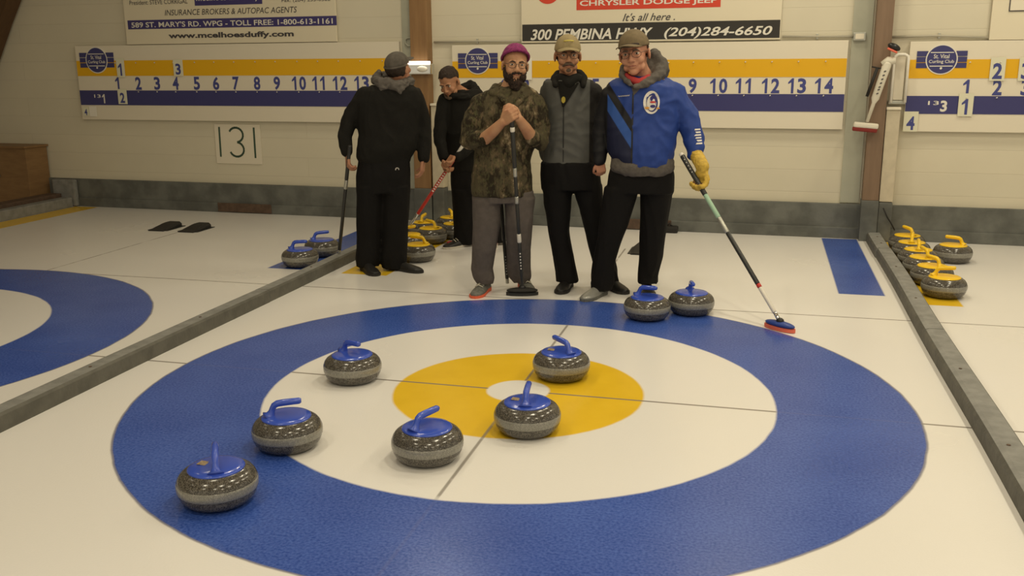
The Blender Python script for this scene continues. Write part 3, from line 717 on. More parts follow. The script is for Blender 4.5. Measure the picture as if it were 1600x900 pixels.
def decal(target, items, mat_, name, off=.0025, sub=.012, ydir=1.0):
    """items: MB in target x/z plane (y ignored); laid on the cloth surface facing -y"""
    bm = items.bm
    for _ in range(3):
        es = [e for e in bm.edges if e.calc_length() > sub]
        if not es: break
        bmesh.ops.subdivide_edges(bm, edges=es, cuts=1)
    bmesh.ops.triangulate(bm, faces=bm.faces)
    me = target.data; bv = BVHTree.FromPolygons([v.co[:] for v in me.vertices], [p.vertices[:] for p in me.polygons])
    for v in bm.verts:
        h = bv.ray_cast(Vector((v.co.x, -1.2*ydir, v.co.z)), Vector((0, ydir, 0)))
        if h[0] is not None: v.co = h[0]+Vector((0, -off*ydir, 0))
        else: v.co.y = -.15*ydir
    return items.build(name, mat_, target, smooth=False, fix=False)

skin = lambda n, c, c2: mat(n, c, .5, spec=.35, col2=c2, noise_scale=14, bump=.12, bump_scale=180)
M.update(
    eyew=mat('eye_white', (.55, .50, .42), .3), iris=mat('iris_dark', (.02, .013, .01), .2), lips=mat('lip_red', (.30, .10, .07), .5),
    brow_brown=mat('brow_brown', (.045, .025, .015), .8), brow_grey=mat('brow_grey', (.14, .10, .07), .8), frame=mat('spectacle_frame', (.05, .04, .035), .3, metal=.4),
    hair=mat('short_brown_hair', (.035, .020, .012), .75, noise_amt=.5, noise_scale=60, bump=.7, bump_scale=130), beard=mat('dark_beard', (.038, .020, .012), .85, col2=(.015, .009, .006), noise_scale=90, bump=.8, bump_scale=160),
    mous=mat('grey_brown_moustache', (.11, .075, .05), .85, bump=.6, bump_scale=150),
    jblack=mat('black_fleece', (.012, .0112, .0095), .85, spec=.15, bump=.3, bump_scale=180), tblack=mat('black_trousers', (.0085, .0078, .0075), .8, spec=.15, bump=.2, bump_scale=120),
    hoodg=mat('grey_hood', (.125, .112, .10), .9, spec=.1, noise_amt=.2, noise_scale=40, bump=.3, bump_scale=120), capg=mat('dark_grey_cap', (.10, .086, .07), .85, noise_amt=.3, noise_scale=25),
    capk=mat('khaki_cap', (.30, .235, .115), .8, noise_amt=.15, noise_scale=30), capo=mat('olive_cap', (.17, .125, .065), .8, noise_amt=.2, noise_scale=30), capdark=mat('cap_under', (.03, .02, .016), .8),
    purple=mat('purple_knit', (.28, .035, .15), .9, noise_amt=.35, noise_scale=60, bump=.8, bump_scale=120), capyel=mat('cap_thread', (.62, .52, .10), .7),
    sweat=mat('grey_sweatpants', (.115, .098, .088), .9, spec=.1, noise_amt=.12, noise_scale=30, bump=.2, bump_scale=150), redcol=mat('red_collar', (.36, .03, .03), .8),
    shoeg=mat('grey_shoe_mesh', (.16, .16, .14), .7, noise_amt=.3, noise_scale=50), orange=mat('orange_sole', (.70, .12, .05), .6), shoeb=mat('black_shoe', (.015, .014, .013), .45),
    solew=mat('white_sole', (.60, .56, .48), .6), silver=mat('silver_shoe', (.36, .36, .33), .35, metal=.35), laces=mat('pale_laces', (.5, .47, .38), .8), redshoe=mat('red_shoe_trim', (.45, .03, .03), .6),
    ribbon=mat('lanyard_yellow', (.70, .55, .08), .5), zip=mat('zip_dark', (.01, .01, .01), .5), emb=mat('emblem_white', (.72, .68, .62), .6), embr=mat('emblem_red', (.50, .05, .05), .6), embn=mat('emblem_navy', (.03, .03, .16), .6), embo=mat('emblem_orange', (.65, .30, .05), .6),
)
SK1 = skin('ruddy_skin', (.42, .21, .12), (.38, .17, .10)); SK2 = skin('tan_skin', (.42, .21, .115), (.36, .17, .09)); SK3 = skin('warm_skin', (.48, .265, .145), (.43, .21, .115)); SK4 = skin('pink_skin', (.52, .26, .16), (.46, .21, .13))

def camo_material():
    m = bpy.data.materials.new('woodland_camo'); m.use_nodes = True; g = G(m); b = g.N['Principled BSDF']; P, x, y, z = g.xyz()
    mp = g.N.new('ShaderNodeMapping'); mp.inputs['Scale'].default_value = (1.5, 1.5, .8); g.L.new(P, mp.inputs['Vector']); Q = mp.outputs[0]
    n1 = g.noise(Q, 5, 6, .65); n2 = g.noise(Q, 8, 6, .68); n3 = g.noise(Q, 15, 5, .75)
    c = g.mix(g.step(n1, .50, .03), (.028, .022, .014), (.075, .062, .036)); c = g.mix(g.m('MULTIPLY', g.step(n2, .545, .03), .9), c, (.135, .10, .058))
    c = g.mix(g.step(n3, .60, .03), c, (.025, .018, .010)); c = g.mix(g.m('MULTIPLY', g.step(n2, .62, .02), .9), c, (.36, .29, .18))
    v = g.noise(Q, 45, 3, .6); c = g.mix(g.m('MULTIPLY', g.step(v, .58, .05), .5), c, (.10, .10, .045))
    g.L.new(c, b.inputs['Base Color']); b.inputs['Roughness'].default_value = .85; b.inputs['Specular IOR Level'].default_value = .15; return m

# ---- 1: man with his back turned, black jacket, grey cap
p = Person((597, 422), 'person in black jacket and backward grey cap, back turned, holding a broom', SK1, 1)
j = MB()
p.add_stack(j, [(579, 646, 133, .095, 0.0), (567, 655, 141, .125, 0), (556, 662, 158, .135, 0), (556, 658, 185, .14, 0), (560, 655, 210, .145, 0), (556, 652, 232, .15, 0), (557, 643, 246, .14, 0), (560, 641, 254, .13, 0)])
p.add_limb(j, [(571, 148, 0), (546, 186, .02), (538, 212, .0), (542, 236, -.03)], [.068, .064, .058, .046])
p.add_limb(j, [(647, 150, 0), (660, 190, .02), (663, 222, .0), (662, 246, -.03)], [.070, .066, .056, .047])
tr = MB()
p.add_stack(tr, [(560, 640, 246, .13, 0), (556, 642, 275, .135, 0), (556, 642, 300, .125, 0)])
p.add_stack(tr, [(557, 600, 290, .12, 0), (556, 598, 330, .10, 0), (557, 596, 370, .09, 0.02), (555, 594, 405, .085, .02), (556, 592, 416, .08, .02)])
p.add_stack(tr, [(597, 642, 290, .12, 0), (597, 639, 330, .10, 0), (598, 638, 370, .09, 0.0), (595, 637, 405, .085, 0), (597, 636, 418, .08, 0)])
hc = p.J(622, 106, .0); nk = p.J(613, 136, .0)
p.head(hc, yaw=PI-.62, pitch=-.25, roll=0, neck=nk)
wl1 = p.J(543, 241, -.03); wr1 = p.J(661, 250, -.03)
p.hand(wl1, p.J(544, 258, -.05)-wl1, Vector((1, .3, 0)), -1, curl=.8)
p.hand(wr1, p.J(659, 275, -.03)-wr1, Vector((-1, .3, 0)), 1, curl=.45)
r1 = p.finish_body(); 
jk = p.cloth(j, 'jacket', M['jblack'], wrinkle=.008); p.cloth(tr, 'trousers', M['tblack'], wrinkle=.006, wscale=(10, 10, 3))
b = MB(); b.limb([p.J(586, 124, .02), p.J(600, 133, -.09), p.J(622, 135, -.10), p.J(642, 128, .0), p.J(628, 120, .09), p.J(600, 119, .09), p.J(586, 124, .02)], [.036, .046, .048, .034, .035, .036, .036])
b.limb([p.J(592, 113, .02), p.J(590, 124, .0), p.J(598, 140, -.09)], [.026, .038, .03]); b.limb([p.J(606, 128, -.1), p.J(624, 140, -.11)], [.04, .036])
p.cloth(b, 'hood', M['hoodg'], voxel=.007, wrinkle=.009, wscale=(14, 14, 20))
cp = p.shell('cap', M['capg'], r1, (.086, .104, .088), (0, .008, .032), lambda q: q.z > .03-.02*(q.y/.1) , thick=.004)
# adjustment band opening faces the viewer
b = MB(); b.tube([p.T((-.085*math.cos(a), .012+.104*math.sin(a), .024)) for a in np.linspace(.0, PI, 14)], .0075, n=8); b.build('cap_band', M['capg'], cp)
b = MB(); b.ball(p.T((0, -.125, .035)), (.06, .055, .007), p.HR, sub=3); b.build('brim', M['capg'], cp)
p.shell('hair', M['hair'], r1, (.080, .099, .09), (0, .016, .018), lambda q: q.z < .03 and q.z > -.05 and q.y > .02, thick=.005, noise_a=.002)
b = MB(); a_ = p.J(620, 262, 0); b.tube([a_+Vector((.012*math.cos(t_), -.14, .012*math.sin(t_))) for t_ in np.linspace(-.3, 3.5, 10)], .0035, n=6); decal([c for c in r1.children if c.name.startswith('trousers')][0], b, M['emb'], 'back_mark', off=.006)
p.shoe(p.J(572, 414, .0), .35, M['shoeb'], M['rubber'])
p.shoe(p.J(620, 418, .0), .85, M['shoeb'], M['rubber'], L=.31)
pt = p.W(p.J(545, 244, -.07)); pb = ground(530, 402, .0); pb = CAMP + ray(530, 402)*((CAMP-Vector((-2.12, 0, .086))).x*-1/ray(530, 402).x); pb.z = max(pb.z, .086)
t_, d_, L_ = broom('curling_broom', pt+(pt-pb)*.10, pb, [(0, .04, 'chrome', 'tip', .012), (.04, .62, 'darkshaft', 'shaft', .0135), (.62, .70, 'steel', 'collar', .0142), (.70, 1, 'darkshaft', 'grip', .0145)], 'dark slim broom held down to the divider by the back-turned man')

# ---- 2: man in black leaning forward with the red broom
p = Person((735, 384), 'person in black hooded jacket bending forward over a red broom', SK2, 2)
j = MB()
p.add_stack(j, [(700, 752, 140, .085, -.05), (688, 760, 150, .12, -.04), (684, 764, 172, .135, -.02), (688, 764, 205, .14, 0), (696, 766, 235, .14, 0.02), (703, 768, 258, .14, .02), (704, 768, 266, .135, .02)])
p.add_limb(j, [(696, 156, -.08), (688, 190, -.12), (687, 220, -.16), (694, 246, -.22)], [.066, .058, .052, .044])
p.add_limb(j, [(752, 156, -.03), (762, 195, -.10), (740, 225, -.2), (716, 246, -.25)], [.066, .058, .050, .042])
tr = MB()
p.add_stack(tr, [(704, 768, 258, .13, .02), (704, 772, 285, .13, .02), (706, 776, 305, .12, .02)])
p.add_stack(tr, [(706, 740, 295, .11, 0), (707, 741, 330, .09, 0), (709, 740, 360, .08, 0), (708, 741, 377, .075, 0), (710, 741, 382, .07, 0)])
p.add_stack(tr, [(740, 778, 295, .11, .03), (748, 786, 330, .09, .04), (758, 790, 360, .08, .05), (762, 792, 378, .07, .05)])
hc = p.J(702, 128, -.14); nk = p.J(722, 148, -.03)
p.head(hc, yaw=-.42, pitch=.52, roll=-.10, neck=nk, k=1.0)
w1 = p.J(696, 250, -.23); w2 = p.J(708, 243, -.27)
sh0, sh1 = p.J(727, 222, -.25), p.J(641, 352, -.20); sd_ = (sh0-sh1).normalized()
p.hand(w1, p.J(699, 266, -.26)-w1, Vector((.6, -.8, .2)), 1, curl=1.0)
p.hand(w2, Vector((-.5, -.3, -.8)), Vector((-.7, -.6, .3)), -1, curl=1.0)
r2 = p.finish_body()
p.cloth(j, 'jacket', M['jblack'], wrinkle=.007); p.cloth(tr, 'trousers', M['tblack'], wrinkle=.005, wscale=(10, 10, 3))
b = MB(); b.limb([p.J(708, 149, -.17), p.J(696, 150, -.10), p.J(718, 142, .02), p.J(736, 134, .04), p.J(744, 142, -.03), p.J(730, 152, -.15), p.J(708, 149, -.17)], [.028, .03, .045, .05, .042, .03, .028])
p.cloth(b, 'hood', M['jblack'], voxel=.007, wrinkle=.006, wscale=(14, 14, 20))
p.shell('hair', M['hair'], r2, (.0795, .1015, .090), (0, .013, .036), lambda q: (q.z > .066-.55*(q.y+.05)+.008*math.sin(q.x*90) if q.y < .02 else q.z > -.055), thick=.003, noise_a=.006)
p.face(r2)
b = MB(); b.limb([p.T((-.05, -.05, -.075)), p.T((-.03, -.08, -.095)), p.T((0, -.09, -.103)), p.T((.03, -.08, -.095)), p.T((.05, -.05, -.075))], [.012, .012, .013, .012, .012]); p.cloth(b, 'stubble', M['mous'], voxel=.005, wrinkle=0)
s2 = p.shoe(p.J(727, 380, .0), -.95, M['shoeb'], M['solew'], lace=M['laces'])
b = MB(); b.ball(p.J(704, 380, -.03)+Vector((0, 0, .0)), (.035, .03, .022), sub=2); b.build('toe_cap', M['redshoe'], s2)
p.shoe(p.J(772, 380, .05), -.2, M['redshoe'], M['solew'])
bt, bb = p.W(sh0), p.W(sh1)
t_, d_, L_ = broom('curling_broom', bt, bb, [(0, .14, 'chrome', 'ferrule', .0125), (.14, .86, 'redshaft', 'shaft', .0145), (.86, .97, 'shaftw', 'upper_sleeve', .015), (.97, 1, 'pink', 'end_cap', .0145)], 'red curling broom held slanting by the bending man in black')
b = MB()
for q in np.arange(.42, .64, .026): b.box(d_*(L_*q)-p.dir*.0145, (.016, .002, .011), Matrix.Rotation(p.rz, 3, 'Z') @ Euler((0, .62, 0)).to_matrix())
b.build('shaft_marks', M['white'], t_, smooth=False)

# ---- 3: man in camouflage with purple beanie and beard
p = Person((787, 456), 'person in camouflage jacket, purple beanie and dark beard leaning on a broom', SK3, 3)
CAMO = camo_material(); j = MB()
p.add_stack(j, [(776, 826, 135, .075, .02), (757, 838, 142, .11, .02), (742, 848, 155, .125, .02), (738, 848, 180, .135, 0), (740, 842, 210, .14, 0), (740, 832, 240, .14, 0), (737, 830, 270, .145, 0), (736, 832, 298, .145, 0), (738, 833, 305, .14, 0)])
p.add_limb(j, [(752, 160, .0), (738, 190, -.03), (733, 218, -.05), (757, 217, -.17)], [.066, .068, .066, .055])
p.add_limb(j, [(838, 162, .0), (845, 192, -.03), (843, 222, -.06), (830, 214, -.16)], [.066, .064, .062, .052])
tr = MB()
p.add_stack(tr, [(738, 833, 298, .135, 0), (738, 835, 315, .13, 0)])
p.add_stack(tr, [(738, 784, 308, .115, 0), (738, 782, 350, .10, -.02), (738, 775, 390, .09, -.02), (736, 770, 420, .08, 0), (740, 773, 434, .08, .0), (745, 771, 442, .07, .0)])
p.add_stack(tr, [(787, 836, 308, .115, 0), (789, 832, 350, .10, -.02), (792, 829, 390, .09, .0), (791, 829, 420, .08, .04), (795, 830, 432, .08, 0.06), (800, 827, 440, .07, .07)])
hc = p.J(805, 101, -.02); nk = p.J(795, 145, .02)
p.head(hc, yaw=.12, pitch=.04, roll=.06, neck=nk, k=1.04)
wl_ = p.J(786, 190, -.29); wr_ = p.J(811, 186, -.28)
p.body.limb([p.J(757, 217, -.17), p.J(772, 204, -.24), wl_], [.043, .038, .029]); p.body.limb([p.J(830, 214, -.16), p.J(821, 200, -.23), wr_], [.043, .038, .029])
p.hand(wl_, p.J(799, 179, -.34)-wl_, Vector((.45, .9, .1)), 1, curl=.95, k=1.0)
p.hand(wr_, p.J(795, 166, -.31)-wr_, Vector((-.3, .75, -.6)), -1, curl=.85, k=1.0)
r3 = p.finish_body()
jk = p.cloth(j, 'jacket', CAMO, wrinkle=.009, wscale=(8, 8, 7)); p.cloth(tr, 'trousers', M['sweat'], wrinkle=.006, wscale=(9, 9, 3))
b = MB(); b.limb([p.J(770, 146, -.06), p.J(774, 138, .06), p.J(795, 136, .12), p.J(820, 137, .06), p.J(826, 147, -.06)], [.03, .036, .04, .034, .028])
b.limb([p.J(776, 142, -.03), p.J(788, 158, -.12), p.J(798, 172, -.14)], [.03, .022, .014]); b.limb([p.J(824, 143, -.03), p.J(812, 158, -.12), p.J(802, 172, -.14)], [.03, .022, .014])
p.cloth(b, 'hood', CAMO, voxel=.007, wrinkle=.006, wscale=(14, 14, 20))
bn = p.shell('beanie', M['purple'], r3, (.086, .106, .095), (0, .012, .038), lambda q: q.z > .055-.50*(q.y+.02) , thick=.008, noise_a=.002)
b = MB(); ang = np.linspace(0, 2*PI, 41)
b.tube([p.T((.085*math.cos(a), .012+.105*math.sin(a), .058-.50*(.012+.105*math.sin(a)+.02))) for a in ang], .0085, n=8, caps=False, flat=1.3); b.build('rolled_edge', M['purple'], bn)
p.face(r3, glasses=True)
b = MB(); E = lambda q, r: b.ball(p.T(q), r, p.HR, sub=3)
E((0, -.052, -.105), (.048, .042, .040)); E((0, -.06, -.135), (.034, .032, .026))
for sg in (-1, 1):
    E((sg*.048, -.026, -.075), (.024, .040, .036)); E((sg*.064, -.004, -.045), (.012, .020, .040)); E((sg*.034, -.056, -.075), (.022, .030, .024)); E((sg*.017, -.090, -.049), (.021, .011, .0085))
    E((sg*.030, -.072, -.068), (.012, .018, .016))
p.cloth(b, 'beard', M['beard'], voxel=.004, smooth=2, wrinkle=.005, wscale=(60, 60, 30))
p.shoe(p.J(757, 442, .03), -.30, M['shoeg'], M['orange'], lace=M['laces'])
p.shoe(p.J(819, 440, .13), .18, M['shoeg'], M['orange'], lace=M['laces'])
bt = p.W(p.J(799, 175, -.33)); pb = ground(816, 461, 0)
t_, d_, L_ = broom('curling_broom', bt, pb+Vector((0, 0, .05)), [(0, .10, 'darkshaft', 'ferrule', .012), (.10, .275, 'darkshaft', 'shaft', .0135), (.275, .325, 'shaftw', 'white_collar', .014), (.325, .50, 'darkshaft', 'middle_shaft', .0125), (.50, .54, 'steel', 'steel_collar', .013), (.54, .65, 'darkshaft', 'upper_shaft', .0125), (.65, .70, 'steel', 'upper_collar', .0132), (.70, .895, 'darkshaft', 'grip', .015), (.895, .92, 'shaftw', 'white_ring', .0155), (.92, 1, 'darkshaft', 'grip_end', .015)], 'black curling broom upright in front of the camouflage man')
brush(t_, Vector((0, 0, -.05)), p.rz, 'rubber', 'blackpl', w=.108)
b = MB()
for q in np.arange(.12, .22, .018): b.box(d_*(L_*q)-p.dir*.0135, (.008, .002, .009), Matrix.Rotation(p.rz, 3, 'Z'))
b.build('shaft_marks', M['white'], t_, smooth=False)
a_ = p.W(p.J(781, 290, .16)); c_ = ground(793, 447, 0)
t_, d_, L_ = broom('curling_broom', a_, c_+Vector((0, 0, .02)), [(0, .05, 'steel', 'ferrule', .012), (.05, .45, 'darkshaft', 'shaft', .0135), (.45, 1, 'darkshaft', 'upper_shaft', .015)], 'second black broom seen between the grey trouser legs')
b = MB()
for q in np.arange(.10, .30, .03): b.box(d_*(L_*q)-p.dir*.0125, (.006, .002, .008), Matrix.Rotation(p.rz, 3, 'Z'))
b.build('shaft_marks', M['steel'], t_, smooth=False)

# ---- 4: man in grey jacket and khaki cap
p = Person((918, 450), 'person in grey jacket with khaki cap, glasses and moustache', SK2, 4)
def split_material(name, grey, dark, xl, xr):
    m = bpy.data.materials.new(name); m.use_nodes = True; g = G(m); b = g.N['Principled BSDF']; P, x, y, z = g.xyz()
    f = g.m('MAXIMUM', g.step(x, xr, .003), g.m('SUBTRACT', 1.0, g.step(x, xl, .003))); n = g.noise(P, 60, 3)
    g.L.new(g.mix(f, g.mix(g.m('MULTIPLY', n, .5), grey, tuple(c*.7 for c in grey)), dark), b.inputs['Base Color']); b.inputs['Roughness'].default_value = .75; b.inputs['Specular IOR Level'].default_value = .25; return m
j = MB()
p.add_stack(j, [(868, 908, 121, .07, .02), (850, 926, 126, .11, .01), (846, 936, 140, .125, .03), (848, 938, 165, .13, .03), (849, 936, 200, .135, .03), (848, 934, 235, .14, .03), (847, 930, 255, .14, .02), (848, 928, 262, .135, .02)])
p.add_limb(j, [(858, 144, .05), (852, 180, .12), (850, 210, .13), (854, 245, .06)], [.066, .058, .052, .045])
p.add_limb(j, [(926, 144, 0), (941, 180, .10), (952, 212, .17), (962, 236, .17)], [.066, .060, .052, .045])
tr = MB()
p.add_stack(tr, [(845, 932, 252, .135, 0), (844, 938, 272, .135, 0), (846, 940, 295, .13, 0)])
p.add_stack(tr, [(847, 895, 288, .12, 0), (851, 892, 325, .105, 0), (856, 890, 360, .095, 0), (863, 895, 395, .085, .0), (868, 902, 425, .08, .0), (869, 905, 440, .08, 0)])
p.add_stack(tr, [(893, 941, 288, .12, 0.02), (905, 944, 325, .105, .03), (914, 950, 360, .095, .03), (922, 958, 395, .085, .02), (930, 966, 425, .08, .0), (934, 968, 444, .08, 0)])
hc = p.J(887, 86, -.02); nk = p.J(888, 124, .02)
p.head(hc, yaw=.10, pitch=.06, roll=0, neck=nk, k=1.06)
p.hand(p.J(855, 248, .06), Vector((.25, -.1, -1)), Vector((1, 0, 0)), 1, curl=.4); p.hand(p.J(966, 240, .17), Vector((.9, -.1, -.3)), Vector((0, -1, 0)), -1, curl=.4)
r4 = p.finish_body()
jm = split_material('grey_black_jacket', (.098, .098, .090), (.014, .012, .011), p.J(842, 200).x, p.J(921, 200).x)
jk = p.cloth(j, 'jacket', jm, wrinkle=.008, wscale=(7, 7, 7)); p.cloth(tr, 'trousers', M['tblack'], wrinkle=.006, wscale=(9, 9, 3))
b = MB(); b.limb([p.J(868, 133, -.13), p.J(866, 122, -.02), p.J(872, 115, .07), p.J(890, 112, .10), p.J(906, 114, .07), p.J(912, 122, -.02), p.J(911, 134, -.13)], [.020, .026, .026, .026, .026, .026, .020])
b.limb([p.J(876, 124, -.04), p.J(889, 130, -.07), p.J(901, 124, -.04)], [.042, .045, .042])
p.cloth(b, 'collar', M['jblack'], voxel=.006, wrinkle=.002)
b = MB(); b.face([(p.J(871, 126).x, 0, p.J(871, 126).z), (p.J(907, 126).x, 0, p.J(907, 126).z), (p.J(882, 166).x, 0, p.J(882, 166).z), (p.J(879, 166).x, 0, p.J(879, 166).z)]); decal(jk, b, M['jblack'], 'undershirt', off=.010)
b = MB(); z0, z1 = p.J(880, 262).z, p.J(880, 166).z; xx = p.J(881, 200).x; fq(b, xx-.004, xx+.004, z0, z1, 0); decal(jk, b, M['zip'], 'zip', off=.003)
b = MB(); q = p.J(881, 155); b.ball((q.x, 0, q.z), (.014, .002, .022), sub=2); decal(jk, b, M['ribbon'], 'pendant', off=.012)
cp = p.shell('cap', M['capk'], r4, (.084, .104, .098), (0, .008, .030), lambda q: q.z > .030-.05*(q.y), thick=.004)
def brim(p, parent, m_, tilt=.25, L=.075, col2=None, z0=.045, yaw=0.0):
    b = MB(); rg = []
    for i in range(8):
        u = i/7; row = []
        for k in range(17):
            v = -1+2*k/16; x = .076*v*(1-.10*u); y = -.070-.028*math.sqrt(max(0, 1-v*v)) - L*u*math.sqrt(max(0, 1-v*v*.92)); z = z0 - .020*v*v - tilt*L*u
            row.append((x, y, z))
        rg.append(row)
    bm = b.bm; V = [[bm.verts.new(p.T(Matrix.Rotation(yaw, 3, 'Z') @ Vector(q))) for q in row] for row in rg]
    for a in range(7):
        for k in range(16): bm.faces.new((V[a][k], V[a][k+1], V[a+1][k+1], V[a+1][k]))
    o = b.build('brim', [m_, col2 or m_], parent); md = o.modifiers.new('s', 'SOLIDIFY'); md.thickness = .004; md.material_offset_rim = 0
    return o
brim(p, cp, M['capk'], tilt=.22, L=.055, z0=.052)
b = MB(); b.tube([p.T((.03*v, -.098+.02*v*v, .092-.004*v*v)) for v in np.linspace(-1, 1, 9)], .004, n=6); b.build('cap_badge', M['capyel'], cp)
p.face(r4, glasses=True, lip=True)
b = MB(); b.limb([p.T((-.034, -.078, -.062)), p.T((-.016, -.096, -.049)), p.T((.016, -.096, -.049)), p.T((.034, -.078, -.062))], [.0065, .0095, .0095, .0065]); p.cloth(b, 'moustache', M['mous'], voxel=.0035, smooth=1, wrinkle=.002, wscale=(80, 80, 30))
b = MB(); b.ball(p.T((0, -.085, -.088)), (.018, .010, .014), p.HR, sub=2); p.cloth(b, 'goatee', M['mous'], voxel=.0035, smooth=1, wrinkle=.002, wscale=(80, 80, 30))
p.shell('hair', M['hair'], r4, (.079, .099, .09), (0, .014, .018), lambda q: q.z < .035 and q.z > -.04 and q.y > .018, thick=.004)
p.shoe(p.J(886, 438, .02), -.20, M['shoeb'], M['rubber']); p.shoe(p.J(953, 440, .02), .50, M['shoeb'], M['rubber'])

# ---- 5: man in blue jacket with yellow glove
p = Person((975, 462), 'person in blue jacket, olive cap and yellow glove holding a broom out', SK4, 5)
j = MB()
p.add_stack(j, [(975, 1028, 118, .08, .03), (958, 1046, 123, .115, .02), (947, 1060, 134, .14, 0), (945, 1066, 150, .15, 0), (945, 1063, 180, .155, 0), (947, 1058, 210, .165, -.01), (951, 1054, 240, .17, -.02), (962, 1050, 256, .165, -.02), (970, 1040, 262, .15, -.02)])
p.add_limb(j, [(957, 146, .0), (944, 180, .05), (938, 212, .06), (938, 250, .03)], [.068, .062, .056, .047])
p.add_limb(j, [(1052, 146, .0), (1072, 180, .0), (1083, 210, -.03), (1086, 228, -.07), (1086, 240, -.10)], [.080, .080, .070, .068, .056])
sw = MB()
p.add_stack(sw, [(955, 1052, 245, .155, -.02), (953, 1055, 260, .165, -.02), (955, 1053, 266, .165, -.02), (968, 1042, 273, .15, -.02)], inner=.03)
tr = MB()
p.add_stack(tr, [(955, 1050, 255, .14, 0), (950, 1054, 275, .145, 0), (948, 1053, 300, .14, 0)])
p.add_stack(tr, [(944, 1000, 292, .125, 0), (938, 988, 330, .11, 0), (933, 975, 370, .10, 0), (926, 962, 410, .09, 0.0), (922, 960, 440, .085, .0), (924, 956, 452, .08, 0)])
p.add_stack(tr, [(1000, 1052, 292, .125, 0.02), (1000, 1046, 330, .11, .04), (998, 1040, 370, .095, .06), (997, 1036, 400, .09, .08), (996, 1028, 430, .08, .10), (996, 1028, 441, .085, .10)])
hc = p.J(991, 83, -.06); nk = p.J(1003, 122, .02)
p.head(hc, yaw=-.20, pitch=.10, roll=-.12, neck=nk, k=1.16)
p.hand(p.J(938, 252, .03), Vector((.12, -.1, -1)), Vector((-.3, .9, 0)), -1, curl=.9, k=.82)
gb = MB(); bt = p.J(1064, 240, -.14); bbw = ground(1218, 515, 0); q_ = bbw-p.loc; bl_ = Vector((q_.dot(p.rt), q_.dot(p.dir), 0))
sd5 = (bl_+Vector((0, 0, .05))-bt).normalized(); gp = bt + sd5*.225; gn = Vector((-.6, -.8, -.1)).normalized(); gd = Vector((-.10, .05, -1)).normalized(); wg = gp - gn*.034 - gd*.070
p.hand(wg, gd, gn, -1, curl=.95, k=.90, grow=-.003)
p.body.limb([p.J(1086, 240, -.10), wg], [.038, .03])
p.hand(wg, gd, gn, -1, curl=.95, k=1.08, b=gb, grow=.005); gb.limb([p.J(1087, 240, -.10), wg-gd*.02, wg+gd*.03], [.046, .042, .034])
r5 = p.finish_body()
def blue_jacket():
    m = bpy.data.materials.new('blue_team_jacket'); m.use_nodes = True; g = G(m); b = g.N['Principled BSDF']; P, x, y, z = g.xyz()
    A, B = p.J(948, 128, -.14), p.J(988, 190, -.14); k = -(B.z-A.z)/(B.x-A.x); t = g.m('ADD', z, g.m('MULTIPLY', x, k)); tv = lambda px, py: (lambda q: q.z+k*q.x)(p.J(px, py, -.14))
    n = g.noise(P, 40, 3); blue = g.mix(n, (.014, .040, .20), (.022, .058, .275)); lb = (.03, .09, .33); nv = (.010, .013, .040); bk = (.010, .010, .012)
    xc = p.J(988, 200, -.14).x; leftm = g.m('SUBTRACT', 1.0, g.step(x, xc, .002))
    t1, t2, t3 = tv(988, 188), tv(988, 208), tv(976, 216)
    c = g.mix(g.m('SUBTRACT', 1.0, g.step(t, t1, .004)), blue, bk); c = g.mix(g.m('SUBTRACT', 1.0, g.step(t, t2, .004)), c, lb); c = g.mix(g.m('SUBTRACT', 1.0, g.step(t, t3, .004)), c, nv)
    c = g.mix(leftm, blue, c); sl = g.m('SUBTRACT', 1.0, g.step(x, p.J(949, 190, -.02).x, .003)); c = g.mix(sl, c, bk)
    g.L.new(c, b.inputs['Base Color']); b.inputs['Roughness'].default_value = .6; b.inputs['Specular IOR Level'].default_value = .3; return m
jk = p.cloth(j, 'jacket', blue_jacket(), wrinkle=.010, wscale=(6, 6, 7)); p.cloth(sw, 'sweatshirt', M['hoodg'], wrinkle=.006, wscale=(9, 9, 12)); p.cloth(tr, 'trousers', M['tblack'], wrinkle=.006, wscale=(9, 9, 3))
b = MB(); z0, z1 = p.J(988, 260, -.15).z, p.J(990, 146, -.15).z; xx = p.J(988, 200, -.15).x; fq(b, xx-.005, xx+.005, z0, z1, 0); decal(jk, b, M['zip'], 'zip', off=.003)
def disc(px, py, rx, rz, mname, name, off, n=32):
    q = p.J(px, py, -.15); b = MB(); b.face([(q.x+rx*math.cos(2*PI*k/n), 0, q.z+rz*math.sin(2*PI*k/n)) for k in range(n)])
    return decal(jk, b, M[mname], name, off=off)
disc(1018, 160, .052, .072, 'emb', 'crest', .004); disc(1019, 161, .036, .054, 'embn', 'crest_ring', .006); disc(1018, 161, .030, .047, 'emb', 'crest_field', .008)
disc(1020, 154, .017, .019, 'embn', 'crest_stone', .010); disc(1020, 159.5, .019, .0065, 'embr', 'crest_band', .012); disc(1020, 166, .017, .010, 'embn', 'crest_base', .011); disc(1011, 168.5, .015, .0065, 'embo', 'crest_wing', .013); disc(1028, 169, .012, .005, 'embo', 'crest_wing', .013)
b = MB(); q0, q1 = p.J(966, 151, -.15), p.J(984, 149, -.15); b.tube([Vector((q0.x+(q1.x-q0.x)*u, 0, q0.z+(q1.z-q0.z)*u+.003*math.sin(u*40))) for u in np.linspace(0, 1, 30)], .0022, n=4)
decal(jk, b, M['emb'], 'name_script', off=.004, sub=.05)
b = MB()
for i in range(6): 
    q = p.J(1088+i*.5, 202+i*4.2, -.08); b.face([(q.x-.012+.01*math.sin(i*2), 0, q.z-.006), (q.x+.026, 0, q.z-.004), (q.x+.024, 0, q.z+.005), (q.x-.010, 0, q.z+.004)])
decal(jk, b, M['emb'], 'sleeve_print', off=.004)
